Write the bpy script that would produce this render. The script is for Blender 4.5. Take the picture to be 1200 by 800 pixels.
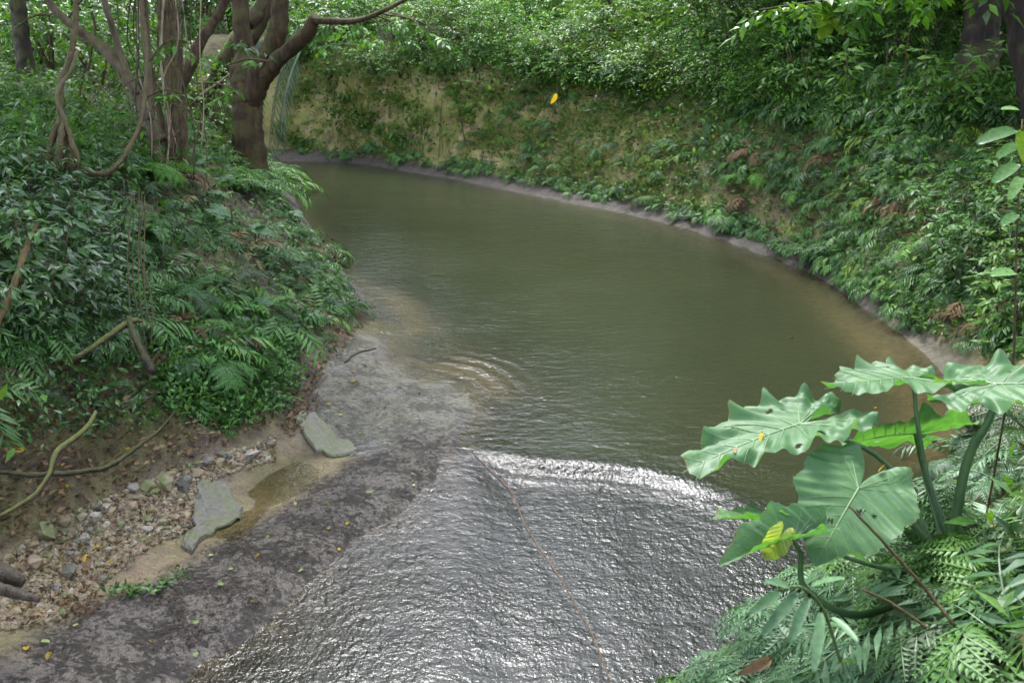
import bpy, math, random
import numpy as np
from mathutils import Vector, Matrix

random.seed(7)
rng = np.random.default_rng(7)
for o in list(bpy.data.objects):
    bpy.data.objects.remove(o)
S = bpy.context.scene
C = S.collection
R = math.radians

# ------------------------------------------------------------------ camera, sky, sun, exposure
H = 4.0                      # eye height above the water (a footbridge)
PITCH = R(19.1)
F = 1153.0                   # focal length in pixels of the 1200 px wide photograph
cam_d = bpy.data.cameras.new('camera')
cam = bpy.data.objects.new('camera', cam_d)
C.objects.link(cam)
cam.location = (0, 0, H)
cam.rotation_euler = (R(90) - PITCH, 0, 0)
cam_d.sensor_width = 36
cam_d.lens = 36 * F / 1200
cam_d.clip_start = 0.05
cam_d.clip_end = 2000
cam_d.dof.use_dof = True
cam_d.dof.focus_distance = 8.0
cam_d.dof.aperture_fstop = 3.5
S.camera = cam

W = bpy.data.worlds.new("World")
S.world = W
W.use_nodes = True
wn = W.node_tree
sky = wn.nodes.new('ShaderNodeTexSky')
sky.sky_type = 'NISHITA'
sky.sun_disc = False
SUN_EL, SUN_AZ = R(54), R(-16)          # azimuth from +Y (into the picture) towards +X
sky.sun_elevation = SUN_EL
sky.sun_rotation = SUN_AZ
sky.air_density = 0.7
sky.dust_density = 7.0
sky.ozone_density = 1.0
# a bright broken overcast: cloud cover over the clear sky, all round
wtc = wn.nodes.new('ShaderNodeTexCoord'); wnz = wn.nodes.new('ShaderNodeTexNoise'); wnz.inputs['Scale'].default_value = 2.5; wnz.inputs['Detail'].default_value = 5
wrp = wn.nodes.new('ShaderNodeMapRange'); wrp.inputs[1].default_value = 0.3; wrp.inputs[2].default_value = 0.7; wrp.inputs[3].default_value = 0.62; wrp.inputs[4].default_value = 0.95
wmx = wn.nodes.new('ShaderNodeMix'); wmx.data_type = 'RGBA'; wmx.inputs[7].default_value = (8.6, 9.5, 11.8, 1)
wn.links.new(wtc.outputs['Generated'], wnz.inputs['Vector']); wn.links.new(wnz.outputs[0], wrp.inputs[0]); wn.links.new(wrp.outputs[0], wmx.inputs[0])
wn.links.new(sky.outputs[0], wmx.inputs[6]); wn.links.new(wmx.outputs[2], wn.nodes['Background'].inputs[0])
wn.nodes['Background'].inputs[1].default_value = 0.085
sun_d = bpy.data.lights.new('sun', 'SUN')
sun_d.energy = 1.5
sun_d.angle = R(20)
sun_d.color = (1.0, 0.98, 0.96)
sun = bpy.data.objects.new('sun', sun_d)
C.objects.link(sun)
sd = Vector((math.sin(SUN_AZ) * math.cos(SUN_EL), math.cos(SUN_AZ) * math.cos(SUN_EL), math.sin(SUN_EL)))
sun.rotation_euler = sd.to_track_quat('Z', 'Y').to_euler()
S.view_settings.view_transform = 'Standard'
S.view_settings.look = 'None'
S.view_settings.exposure = 2.8
S.view_settings.gamma = 1
try:
    S.cycles.max_bounces = 7
    S.cycles.diffuse_bounces = 2
    S.cycles.glossy_bounces = 3
    S.cycles.transmission_bounces = 4
    S.cycles.transparent_max_bounces = 6
    S.cycles.caustics_reflective = False
    S.cycles.caustics_refractive = False
    S.cycles.use_denoising = True
except Exception:
    pass

# ------------------------------------------------------------------ helpers: rays, noise, meshes
cs, sn = math.cos(PITCH), math.sin(PITCH)

def ray(px, py):
    px = np.asarray(px, float); py = np.asarray(py, float)
    u = (px - 600) / F; v = (400 - py) / F
    return np.stack([u, cs + v * sn, -sn + v * cs], -1)

def P(px, py, t):
    """world point at depth t along the view axis"""
    return np.array([0, 0, H]) + ray(px, py) * np.asarray(t, float)[..., None]

def PZ(px, py, z):
    r = ray(px, py)
    t = (np.asarray(z, float) - H) / r[..., 2]
    return np.array([0, 0, H]) + r * t[..., None]

def project(v):
    v = np.asarray(v, float)
    x, y, z = v[..., 0], v[..., 1], v[..., 2] - H
    d = np.maximum(y * cs - z * sn, 1e-3)
    return 600 + F * x / d, 400 - F * (y * sn + z * cs) / d, y * cs - z * sn

def _h(ix, iy, seed):
    n = (ix.astype(np.int64) * 374761393 + iy.astype(np.int64) * 668265263 + seed * 974711) & 0x7fffffff
    n = ((n ^ (n >> 13)) * 1274126177) & 0x7fffffff
    n = (n ^ (n >> 16)) & 0x7fffffff
    return n / 0x7fffffff

def vnoise(x, y, seed=0):
    ix, iy = np.floor(x), np.floor(y)
    fx, fy = x - ix, y - iy
    fx = fx * fx * (3 - 2 * fx); fy = fy * fy * (3 - 2 * fy)
    a, b = _h(ix, iy, seed), _h(ix + 1, iy, seed)
    c, d = _h(ix, iy + 1, seed), _h(ix + 1, iy + 1, seed)
    return (a * (1 - fx) + b * fx) * (1 - fy) + (c * (1 - fx) + d * fx) * fy

def fbm(x, y, seed=0, oct=4):
    s, a, n = 0, 0.5, 0
    for k in range(oct):
        s = s + a * vnoise(x * 2 ** k, y * 2 ** k, seed + k); n += a; a *= 0.5
    return s / n - 0.5

def in_poly(px, py, poly):
    poly = np.asarray(poly, float)
    r = np.zeros(np.shape(px), bool)
    j = len(poly) - 1
    for i in range(len(poly)):
        xi, yi = poly[i]; xj, yj = poly[j]
        with np.errstate(divide='ignore', invalid='ignore'):
            c = ((yi > py) != (yj > py)) & (px < (xj - xi) * (py - yi) / (yj - yi + 1e-12) + xi)
        r ^= c
        j = i
    return r

def mesh(name, V, Fa, mat, smooth=False, rnd=None, attrs=None):
    V = np.ascontiguousarray(V, np.float32); Fa = np.ascontiguousarray(Fa, np.int32)
    me = bpy.data.meshes.new(name)
    k = Fa.shape[1]
    me.vertices.add(len(V)); me.vertices.foreach_set('co', V.ravel())
    me.loops.add(Fa.size); me.loops.foreach_set('vertex_index', Fa.ravel())
    me.polygons.add(len(Fa)); me.polygons.foreach_set('loop_start', np.arange(0, Fa.size, k, dtype=np.int32))
    me.polygons.foreach_set('use_smooth', np.full(len(Fa), bool(smooth)))
    if rnd is not None:
        a = me.attributes.new('rnd', 'FLOAT', 'POINT'); a.data.foreach_set('value', np.ascontiguousarray(rnd, np.float32))
    for n, d in (attrs or {}).items():
        d = np.ascontiguousarray(d, np.float32)
        if d.ndim == 1:
            a = me.attributes.new(n, 'FLOAT', 'POINT'); a.data.foreach_set('value', d)
        else:
            a = me.attributes.new(n, 'FLOAT_COLOR', 'POINT')
            a.data.foreach_set('color', np.hstack([d, np.ones((len(d), 1), np.float32)]).ravel())
    me.update(calc_edges=True)
    if mat:
        me.materials.append(mat)
    return me

def link(name, me, parent=None, M=None):
    o = bpy.data.objects.new(name, me)
    C.objects.link(o)
    if parent:
        o.parent = parent
    if M is not None:
        o.matrix_local = M
    return o

def tag(o, label=None, cat=None, group=None, kind=None):
    if label: o['label'] = label
    if cat: o['category'] = cat
    if group: o['group'] = group
    if kind: o['kind'] = kind
    return o

def thing(name, label, cat, loc, group=None):
    o = bpy.data.objects.new(name, None)
    C.objects.link(o)
    o.empty_display_size = 0.1
    o.location = [float(c) for c in loc]
    return tag(o, label, cat, group)

class MB:
    """collects triangle soups into one mesh"""
    def __init__(s): s.V, s.F, s.R, s.n = [], [], [], 0
    def add(s, V, Fa, r=0.0):
        V = np.asarray(V, float); Fa = np.asarray(Fa, int)
        if Fa.shape[1] == 4:
            Fa = np.vstack([Fa[:, [0, 1, 2]], Fa[:, [0, 2, 3]]])
        s.V.append(V); s.F.append(Fa + s.n); s.R.append(np.broadcast_to(np.asarray(r, float), (len(V),))); s.n += len(V)
        return s
    def arrays(s): return np.vstack(s.V), np.vstack(s.F), np.concatenate(s.R)
    def mesh(s, name, mat, smooth=False, off=None):
        V, Fa, r = s.arrays()
        if off is not None: V = V - np.asarray(off, float)
        return mesh(name, V, Fa, mat, smooth, r)

def catmull(pts, n):
    pts = np.asarray(pts, float)
    p = np.vstack([2 * pts[0] - pts[1], pts, 2 * pts[-1] - pts[-2]])
    out = []
    m = len(pts) - 1
    for i in range(m):
        a, b, c, d = p[i:i + 4]
        k = n
        t = np.linspace(0, 1, k, endpoint=(i == m - 1))[:, None]
        out.append(0.5 * ((2 * b) + (-a + c) * t + (2 * a - 5 * b + 4 * c - d) * t ** 2 + (-a + 3 * b - 3 * c + d) * t ** 3))
    return np.vstack(out)

def tube(path, rad, sides=8, sub=4, wob=0.0, lump=0.0, seed=0, caps=True):
    path = np.asarray(path, float); rad = np.asarray(rad, float)
    Q = catmull(np.hstack([path, rad[:, None]]), sub) if sub > 1 and len(path) > 1 else np.hstack([path, rad[:, None]])
    p, r = Q[:, :3].copy(), np.maximum(Q[:, 3], 1e-4)
    g = np.random.default_rng(seed + 11)
    if wob:
        p += g.normal(0, 1, p.shape) * wob * r[:, None]
    T = np.gradient(p, axis=0); T /= np.linalg.norm(T, axis=1)[:, None] + 1e-12
    N = np.zeros_like(p)
    a = np.array([1.0, 0, 0]) if abs(T[0, 0]) < 0.8 else np.array([0, 1.0, 0])
    a = a - T[0] * a.dot(T[0]); N[0] = a / np.linalg.norm(a)
    for i in range(1, len(p)):
        a = N[i - 1] - T[i] * N[i - 1].dot(T[i]); N[i] = a / (np.linalg.norm(a) + 1e-12)
    B = np.cross(T, N)
    th = np.linspace(0, 2 * np.pi, sides, endpoint=False)
    rr = r[:, None] * np.ones((1, sides))
    if lump:
        ph = g.uniform(0, 6.28, 4)
        k = np.arange(len(p))[:, None]
        rr = rr * (1 + lump * (0.5 * np.sin(2 * th + ph[0] + k * 0.35) + 0.35 * np.sin(3 * th + ph[1] - k * 0.25) + 0.5 * g.normal(0, 0.6, rr.shape)))
    V = p[:, None, :] + rr[..., None] * (np.cos(th)[None, :, None] * N[:, None, :] + np.sin(th)[None, :, None] * B[:, None, :])
    n = len(p)
    i, j = np.meshgrid(np.arange(n - 1), np.arange(sides), indexing='ij')
    j2 = (j + 1) % sides
    Fq = np.stack([i * sides + j, i * sides + j2, (i + 1) * sides + j2, (i + 1) * sides + j], -1).reshape(-1, 4)
    V = V.reshape(-1, 3)
    Ft = np.vstack([Fq[:, [0, 1, 2]], Fq[:, [0, 2, 3]]])
    if caps:
        V = np.vstack([V, p[0], p[-1]])
        jj = np.arange(sides); j2 = (jj + 1) % sides
        Ft = np.vstack([Ft, np.stack([np.full(sides, len(V) - 2), j2, jj], -1),
                        np.stack([np.full(sides, len(V) - 1), (n - 1) * sides + jj, (n - 1) * sides + j2], -1)])
    return V, Ft

def inst(Vp, Fp, M3, loc):
    """copies of a proto by k 3x3 matrices and locations -> one soup"""
    k = len(loc)
    V = np.einsum('kij,vj->kvi', M3, Vp) + loc[:, None, :]
    Fa = Fp[None] + (np.arange(k) * len(Vp))[:, None, None]
    return V.reshape(-1, 3), Fa.reshape(-1, Fp.shape[1])

def unit(v): return v / (np.linalg.norm(v, axis=-1, keepdims=True) + 1e-12)

def frames(d, up):
    """3x3 matrices whose X is along d and Z as near as can be to up"""
    x = unit(d); y = unit(np.cross(up, x)); z = np.cross(x, y)
    return np.stack([x, y, z], -1)

def M4(m3, loc):
    m = Matrix.Identity(4)
    for i in range(3):
        for j in range(3): m[i][j] = float(m3[i][j])
        m[i][3] = float(loc[i])
    return m

# ------------------------------------------------------------------ materials
def newmat(name):
    m = bpy.data.materials.new(name); m.use_nodes = True
    nt = m.node_tree; nt.nodes.clear()
    out = nt.nodes.new('ShaderNodeOutputMaterial')
    return m, nt, out

class G:
    def __init__(s, nt): s.nt = nt
    def n(s, t, **kw):
        x = s.nt.nodes.new(t)
        for k, v in kw.items(): setattr(x, k, v)
        return x
    def l(s, a, b): s.nt.links.new(a, b)
    def set(s, sock, v):
        if hasattr(v, 'is_output') or isinstance(v, bpy.types.NodeSocket): s.l(v, sock)
        elif isinstance(v, (tuple, list)) and len(v) == 3 and sock.type == 'RGBA': sock.default_value = (*v, 1)
        else: sock.default_value = v
    def math(s, op, a, b=0.0, clamp=False):
        x = s.n('ShaderNodeMath', operation=op, use_clamp=clamp); s.set(x.inputs[0], a); s.set(x.inputs[1], b); return x.outputs[0]
    def mix(s, f, a, b, mode='MIX'):
        x = s.n('ShaderNodeMix', data_type='RGBA', blend_type=mode); s.set(x.inputs[0], f); s.set(x.inputs[6], a); s.set(x.inputs[7], b); return x.outputs[2]
    def noise(s, vec, scale, detail=4, rough=0.55, dist=0.0, out=0):
        x = s.n('ShaderNodeTexNoise'); s.l(vec, x.inputs['Vector']); x.inputs['Scale'].default_value = scale
        x.inputs['Detail'].default_value = detail; x.inputs['Roughness'].default_value = rough; x.inputs['Distortion'].default_value = dist
        return x.outputs[out]
    def ramp(s, f, stops):
        x = s.n('ShaderNodeValToRGB'); s.l(f, x.inputs[0]); e = x.color_ramp.elements
        while len(e) < len(stops): e.new(0.5)
        for q, (p, c) in zip(e, stops):
            q.position = p; q.color = (*c, 1) if not isinstance(c, (int, float)) else (c, c, c, 1)
        return x.outputs[0]
    def attr(s, name, out='Fac'):
        x = s.n('ShaderNodeAttribute', attribute_name=name); return x.outputs[out]
    def smooth(s, f, a, b):
        x = s.n('ShaderNodeMapRange', interpolation_type='SMOOTHSTEP'); s.set(x.inputs[0], f); x.inputs[1].default_value = a; x.inputs[2].default_value = b; return x.outputs[0]
    def bump(s, h, strength, dist, normal=None):
        x = s.n('ShaderNodeBump'); s.l(h, x.inputs['Height']); s.set(x.inputs['Strength'], strength); s.set(x.inputs['Distance'], dist)
        if normal is not None: s.l(normal, x.inputs['Normal'])
        return x.outputs[0]

def leaf_mat(name, stops, rough=0.42, trans=0.28, spec=0.5, tcol=None, blotch=0.35):
    m, nt, out = newmat(name); g = G(nt)
    oi = g.n('ShaderNodeObjectInfo'); geo = g.n('ShaderNodeNewGeometry')
    r = g.math('FRACT', g.math('ADD', oi.outputs['Random'], g.attr('rnd')))
    nz = g.noise(geo.outputs['Position'], 2.2, 3)
    f = g.math('ADD', g.math('MULTIPLY', r, 1 - blotch), g.math('MULTIPLY', nz, blotch), True)
    col = g.ramp(f, stops)
    fine = g.noise(geo.outputs['Position'], 45, 2)
    col = g.mix(0.45, col, g.ramp(fine, [(0.3, 0.4), (0.7, 1.4)]), 'MULTIPLY')
    col = g.mix(0.8, col, g.ramp(g.math('ADD', g.math('MULTIPLY', r, .6), g.math('MULTIPLY', g.noise(geo.outputs['Position'], 1.1, 2), .4)), [(0.2, 0.5), (0.8, 1.35)]), 'MULTIPLY')
    b = g.n('ShaderNodeBsdfPrincipled'); g.set(b.inputs['Base Color'], col)
    g.set(b.inputs['Roughness'], g.math('MULTIPLY_ADD', fine, 0.25) if False else rough)
    b.inputs['Specular IOR Level'].default_value = spec * .48
    t = g.n('ShaderNodeBsdfTranslucent')
    g.l(g.mix(1.0, col, tcol or (1.5, 1.5, 0.6), 'MULTIPLY'), t.inputs[0])
    mx = g.n('ShaderNodeMixShader'); mx.inputs[0].default_value = trans
    g.l(b.outputs[0], mx.inputs[1]); g.l(t.outputs[0], mx.inputs[2]); g.l(mx.outputs[0], out.inputs[0])
    return m

def bark_mat(name, c1, c2, moss=0.0, mcol=(0.10, 0.11, 0.03), scale=9.0, rough=0.85):
    m, nt, out = newmat(name); g = G(nt)
    tc = g.n('ShaderNodeTexCoord'); mp = g.n('ShaderNodeMapping'); mp.inputs['Scale'].default_value = (1, 1, 0.28)
    g.l(tc.outputs['Object'], mp.inputs[0])
    n1 = g.noise(mp.outputs[0], scale, 6, 0.65); n2 = g.noise(tc.outputs['Object'], 2.5, 4)
    col = g.ramp(n1, [(0.32, c1), (0.68, c2)])
    if moss:
        geo = g.n('ShaderNodeNewGeometry'); sx = g.n('ShaderNodeSeparateXYZ'); g.l(geo.outputs['Normal'], sx.inputs[0])
        f = g.math('ADD', g.math('MULTIPLY', sx.outputs[2], 0.35), n2)
        col = g.mix(g.math('MULTIPLY', g.smooth(f, 0.5, 0.72), moss), col, mcol)
    b = g.n('ShaderNodeBsdfPrincipled'); g.l(col, b.inputs['Base Color']); b.inputs['Roughness'].default_value = rough
    b.inputs['Specular IOR Level'].default_value = 0.25
    g.l(g.bump(n1, 1.0, 0.06), b.inputs['Normal'])
    g.l(b.outputs[0], out.inputs[0])
    return m

L = {}
L['fern'] = leaf_mat('fern_leaf', [(0.0, (0.019, 0.058, 0.014)), (0.35, (0.035, 0.105, 0.023)), (0.7, (0.063, 0.158, 0.033)), (1.0, (0.113, 0.200, 0.031))], 0.48, 0.22)
L['fern_dark'] = leaf_mat('dark_fern_leaf', [(0.0, (0.021, 0.059, 0.012)), (0.5, (0.040, 0.106, 0.023)), (1.0, (0.081, 0.165, 0.029))], 0.43, 0.19, 0.6)
L['fern_bright'] = leaf_mat('bright_fern_leaf', [(0.0, (0.027, 0.089, 0.011)), (0.5, (0.054, 0.168, 0.017)), (1.0, (0.108, 0.231, 0.027))], 0.50, 0.30)
L['fern_pale'] = leaf_mat('pale_fern_leaf', [(0.0, (0.049, 0.121, 0.039)), (0.5, (0.086, 0.179, 0.058)), (1.0, (0.135, 0.231, 0.075))], 0.42, 0.25)
L['moss_plant'] = leaf_mat('wall_plant_leaf', [(0.0, (0.032, 0.084, 0.010)), (0.5, (0.070, 0.147, 0.015)), (1.0, (0.140, 0.189, 0.020))], 0.55, 0.26)
L['glossy'] = leaf_mat('glossy_shrub_leaf', [(0.0, (0.019, 0.053, 0.014)), (0.5, (0.035, 0.092, 0.023)), (1.0, (0.068, 0.136, 0.029))], 0.3, 0.16, 0.65)
L['shrub'] = leaf_mat('shrub_leaf', [(0.0, (0.024, 0.074, 0.011)), (0.5, (0.049, 0.131, 0.019)), (1.0, (0.103, 0.189, 0.027))], 0.38, 0.32)
L['shrub_pale'] = leaf_mat('pale_shrub_leaf', [(0.0, (0.059, 0.137, 0.027)), (0.5, (0.103, 0.205, 0.044)), (1.0, (0.162, 0.252, 0.054))], 0.42, 0.35)
L['canopy'] = leaf_mat('canopy_leaf', [(0.0, (0.022, 0.063, 0.008)), (0.5, (0.043, 0.121, 0.014)), (1.0, (0.092, 0.179, 0.020))], 0.36, 0.35)
L['lime'] = leaf_mat('lime_leaf', [(0.0, (0.065, 0.158, 0.008)), (1.0, (0.151, 0.242, 0.014))], 0.4, 0.45)
L['dead'] = leaf_mat('dead_leaf', [(0.0, (0.050, 0.028, 0.014)), (0.5, (0.120, 0.075, 0.038)), (1.0, (0.230, 0.160, 0.085))], 0.7, 0.15, 0.3, (1.2, 1.0, 0.6))
L['yellow'] = leaf_mat('yellow_leaf', [(0.0, (0.300, 0.190, 0.020)), (1.0, (0.460, 0.330, 0.030))], 0.5, 0.3, 0.4, (1.2, 1.1, 0.5))
L['green_fallen'] = leaf_mat('fallen_green_leaf', [(0.0, (0.10, 0.17, 0.04)), (1.0, (0.26, 0.30, 0.12))], 0.5, 0.2, 0.4)
BK = {}
BK['brown'] = bark_mat('reddish_bark', (0.014, 0.009, 0.004), (0.070, 0.046, 0.021), 0.25)
BK['dark'] = bark_mat('dark_bark', (0.008, 0.006, 0.005), (0.034, 0.025, 0.018), 0.35)
BK['moss'] = bark_mat('mossy_bark', (0.026, 0.019, 0.011), (0.085, 0.062, 0.032), 0.9)
BK['grey'] = bark_mat('grey_bark', (0.040, 0.030, 0.020), (0.130, 0.098, 0.065), 0.4)
BK['vine'] = bark_mat('vine_bark', (0.030, 0.020, 0.012), (0.110, 0.074, 0.042), 0.35, scale=16)
BK['dry'] = bark_mat('dry_stick', (0.150, 0.110, 0.070), (0.330, 0.260, 0.170), 0.1, scale=20)
BK['orange'] = bark_mat('orange_rotten_bark', (0.060, 0.036, 0.018), (0.165, 0.098, 0.045), 0.3, scale=14)
BK['stick'] = bark_mat('weathered_stick', (0.075, 0.050, 0.034), (0.165, 0.115, 0.080), 0.0, scale=18)
BK['stem'] = bark_mat('green_stem', (0.030, 0.060, 0.018), (0.070, 0.110, 0.030), 0.0, scale=12, rough=0.5)
BK['wet'] = bark_mat('wet_wood', (0.030, 0.024, 0.018), (0.085, 0.065, 0.045), 0.0, scale=14, rough=0.45)

# ------------------------------------------------------------------ terrain control points (pixel x, pixel y, height) -> world
ctrl = []
def line(pts, step=0.45):
    p = PZ([a[0] for a in pts], [a[1] for a in pts], [a[2] for a in pts])
    for a, b in zip(p[:-1], p[1:]):
        n = max(1, int(np.linalg.norm(b - a) / step))
        for k in range(n): ctrl.append(a + (b - a) * k / n)
    ctrl.append(p[-1])
    return p

RW = [(120, 182), (240, 183), (345, 184), (430, 190), (540, 207), (640, 227), (740, 246), (830, 269), (900, 293), (960, 323), (1010, 356),
      (1060, 392), (1090, 418), (1112, 442), (1132, 480), (1140, 520), (1128, 590), (1090, 640), (1010, 705), (905, 800)]
rw = line([(x, y, 0) for x, y in RW])
rwl = line([(120, 172, .25), (240, 173, .25), (345, 174, .25), (430, 180, .25), (540, 196, .25), (640, 216, .22), (740, 234, .22), (830, 256, .22), (900, 279, .22),
      (965, 303, .22), (1018, 334, .22), (1078, 378, .14), (1125, 408, .14), (1155, 440, .18), (1180, 490, .22), (1190, 540, .3), (1185, 620, .5)])
line([(100, 74, 2.45), (240, 78, 2.3), (345, 82, 2.2), (430, 86, 2.2), (560, 96, 2.15), (640, 106, 2.05), (740, 122, 1.9), (830, 133, 1.9), (900, 140, 1.95), (1000, 165, 1.9), (1060, 160, 2.1), (1120, 150, 2.25), (1200, 140, 2.35)])
line([(930, 215, 1.0), (1000, 250, 0.95), (1060, 280, .9), (1120, 300, 1.0), (1200, 300, 1.1)])
line([(1080, 230, 1.4), (1140, 210, 1.65), (1200, 200, 1.8)])
line([(1120, 370, .4), (1160, 400, .42), (1200, 420, .5), (1260, 440, .9)])
# near right bank, world points
for x, y, z in [(5.6, 8.6, .9), (5.2, 7.2, 1.1), (4.4, 6.0, 1.15), (3.7, 5.0, 1.35), (3.0, 4.0, 1.55), (2.2, 4.5, 1.05), (2.6, 5.5, .9), (1.95, 5.1, .5), (1.95, 3.5, 1.4), (2.4, 3.0, 1.8), (1.8, 2.3, 1.6), (1.6, 1.2, 1.6), (6.5, 8.5, 1.7), (6.2, 7, 2.0),
                (5.5, 5.5, 2.2), (4.6, 4.4, 2.2), (3.6, 3.0, 2.3), (3.0, 1.5, 2.3), (3, -1, 2.3), (7.5, 6, 2.6), (6, 3, 2.6), (8, 9, 2.4), (9, 11, 2.6), (10, 7, 3.0), (9, 3, 3.0),
                (1.45, 3.9, -.2), (1.25, 2.6, -.1), (1.1, 1.0, 0.0), (1.0, -1.5, .1), (9.5, 14.5, 2.7), (11, 18, 3.0), (9, 19, 2.8), (14, 14, 3.2), (14, 24, 3.3), (8, 24, 2.9),
                (5, 25, 2.6), (0, 29, 2.6), (-5, 31, 2.7), (-10, 32, 2.8), (-16, 33, 2.9), (3, 33, 2.9), (10, 33, 3.2), (-3, 38, 3.0), (-12, 42, 3.1), (8, 42, 3.2), (18, 38, 3.4), (20, 26, 3.4), (22, 12, 3.4), (22, 0, 3.4)]:
    ctrl.append(np.array([x, y, z], float))
# river bed
for x, y, z in [(-4.5, 25.5, -.5), (-8, 26.5, -.5), (-12, 26.5, -.5), (-2.5, 22, -.6), (-1.5, 19, -.65), (1, 18.5, -.6), (-1.5, 16, -.65), (2, 15.5, -.6), (0, 13.5, -.6), (3, 13, -.5), (-1, 11.5, -.5), (1.5, 11, -.5),
                (3.4, 11.5, -.38), (3.3, 9.5, -.35), (0.5, 9.2, -.4), (2.2, 8, -.4), (1, 7, -.35), (0, 6, -.3), (0.5, 5, -.3), (0, 3.5, -.3), (-.5, 2, -.3), (0, 0, -.3), (0, -3, -.3)]:
    ctrl.append(np.array([x, y, z], float))
# shallow shelves
line([(445, 345, -.06), (462, 372, -.05), (478, 412, -.045), (520, 432, -.06), (572, 452, -.07)]); line([(470, 340, -.12), (495, 375, -.10), (530, 412, -.11), (585, 445, -.14)]); line([(510, 345, -.4), (540, 380, -.4), (600, 425, -.4)]); line([(860, 284, -.09), (940, 318, -.09), (1000, 357, -.07), (1050, 396, -.06), (1090, 440, -.06), (1110, 500, -.08)]); line([(850, 296, -.09), (925, 332, -.08), (975, 372, -.07), (1022, 416, -.065), (1055, 466, -.07), (1075, 520, -.08)]); line([(840, 325, -.4), (900, 365, -.36), (945, 410, -.33), (985, 455, -.3), (1010, 500, -.28)])
# left bank
LW = [(150, 192), (290, 190), (325, 197), (340, 225), (358, 258), (392, 305), (418, 345), (430, 372), (446, 388), (455, 410), (456, 428), (470, 441), (520, 450), (560, 458), (568, 488), (550, 525), (520, 562), (480, 594), (400, 647), (330, 707), (205, 797)]
lw = line([(x, y, 0) for x, y in LW])
line([(585, 470, -.10), (600, 510, -.2), (560, 560, -.16), (500, 615, -.16), (420, 672, -.16), (350, 735, -.16), (260, 800, -.16)])
for pts in ([(415, 396, .12), (435, 420, .1), (430, 450, .08), (500, 470, .035), (540, 490, .03), (500, 530, .04)],
            [(470, 560, .05), (400, 600, .06), (320, 660, .06), (230, 725, .06), (120, 790, .07)],
            [(360, 510, .12), (395, 528, .10), (380, 490, .14), (400, 440, .14)],
            [(420, 540, .02), (350, 585, .03), (260, 665, .035), (150, 728, .05), (60, 790, .08)],
            [(425, 533, -.06), (398, 540, -.08), (345, 562, -.08), (305, 588, -.08), (255, 625, -.08), (205, 655, -.08), (140, 690, -.08), (122, 697, -.05)],
            [(275, 575, .10), (262, 608, .05), (228, 634, .05), (160, 676, .04)],
            [(0, 745, .13), (60, 715, .10), (110, 690, .08), (150, 655, .09), (200, 620, .10), (230, 570, .13), (270, 545, .13), (330, 515, .10)],
            [(0, 690, .2), (70, 640, .2), (140, 600, .18), (200, 560, .2)],
            [(310, 545, .05), (345, 520, .04), (340, 490, .14), (355, 450, .15), (380, 405, .15), (405, 378, .1)],
            [(0, 632, .32), (60, 600, .34), (130, 565, .3), (230, 535, .25), (290, 512, .22), (328, 480, .22), (345, 450, .22), (368, 405, .22), (400, 372, .15)],
            [(0, 560, .75), (70, 540, .7), (130, 515, .6), (230, 495, .5), (290, 470, .42), (330, 430, .38), (372, 375, .35), (398, 340, .25)],
            [(0, 480, 1.15), (60, 470, 1.05), (130, 440, .95), (230, 410, .8), (300, 375, .7), (360, 320, .55), (350, 280, .45), (325, 235, .4), (305, 205, .5)],
            [(0, 380, 1.55), (70, 370, 1.45), (150, 340, 1.3), (240, 300, 1.15), (300, 265, .9), (290, 225, .9)],
            [(0, 290, 1.9), (80, 270, 1.8), (150, 240, 1.7), (230, 225, 1.4), (260, 205, 1.2), (270, 185, 1.1)],
            [(-60, 210, 2.2), (0, 200, 2.2), (80, 195, 2.1), (150, 190, 1.95), (220, 178, 1.6)],
            [(-100, 120, 2.45), (0, 120, 2.4), (80, 110, 2.4), (150, 120, 2.15), (215, 140, 1.8)],
            [(-100, 62, 2.85), (0, 62, 2.8), (100, 62, 2.75), (180, 75, 2.5)]):
    line(pts, 0.6)
for x, y, z in [(-4.2, 5.2, .5), (-4.6, 4, .8), (-3.4, 3.6, .12), (-2.5, 3, .05), (-3, 1, .2), (-2.2, 0, .05), (-5, 1, 1.2), (-5.2, 6.2, 1.4), (-6, 8, 2.0), (-6, 4, 1.8), (-8, 6, 2.4), (-9, 10, 2.5), (-12, 8, 2.8), (-12, 15, 2.7), (-10, 1, 2.6),
                (-15, 20, 2.9), (-18, 10, 3), (-20, 26, 3.1), (-22, 0, 3.2), (-2, -4, 0), (-5, -4, 1.5), (-28, 35, 3.4), (0, 60, 3.3), (30, 60, 3.5), (-30, 60, 3.5), (32, 20, 3.6), (-32, 10, 3.5), (32, -4, 3.6), (-30, -6, 3.4)]:
    ctrl.append(np.array([x, y, z], float))
K = np.array(ctrl)
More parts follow.
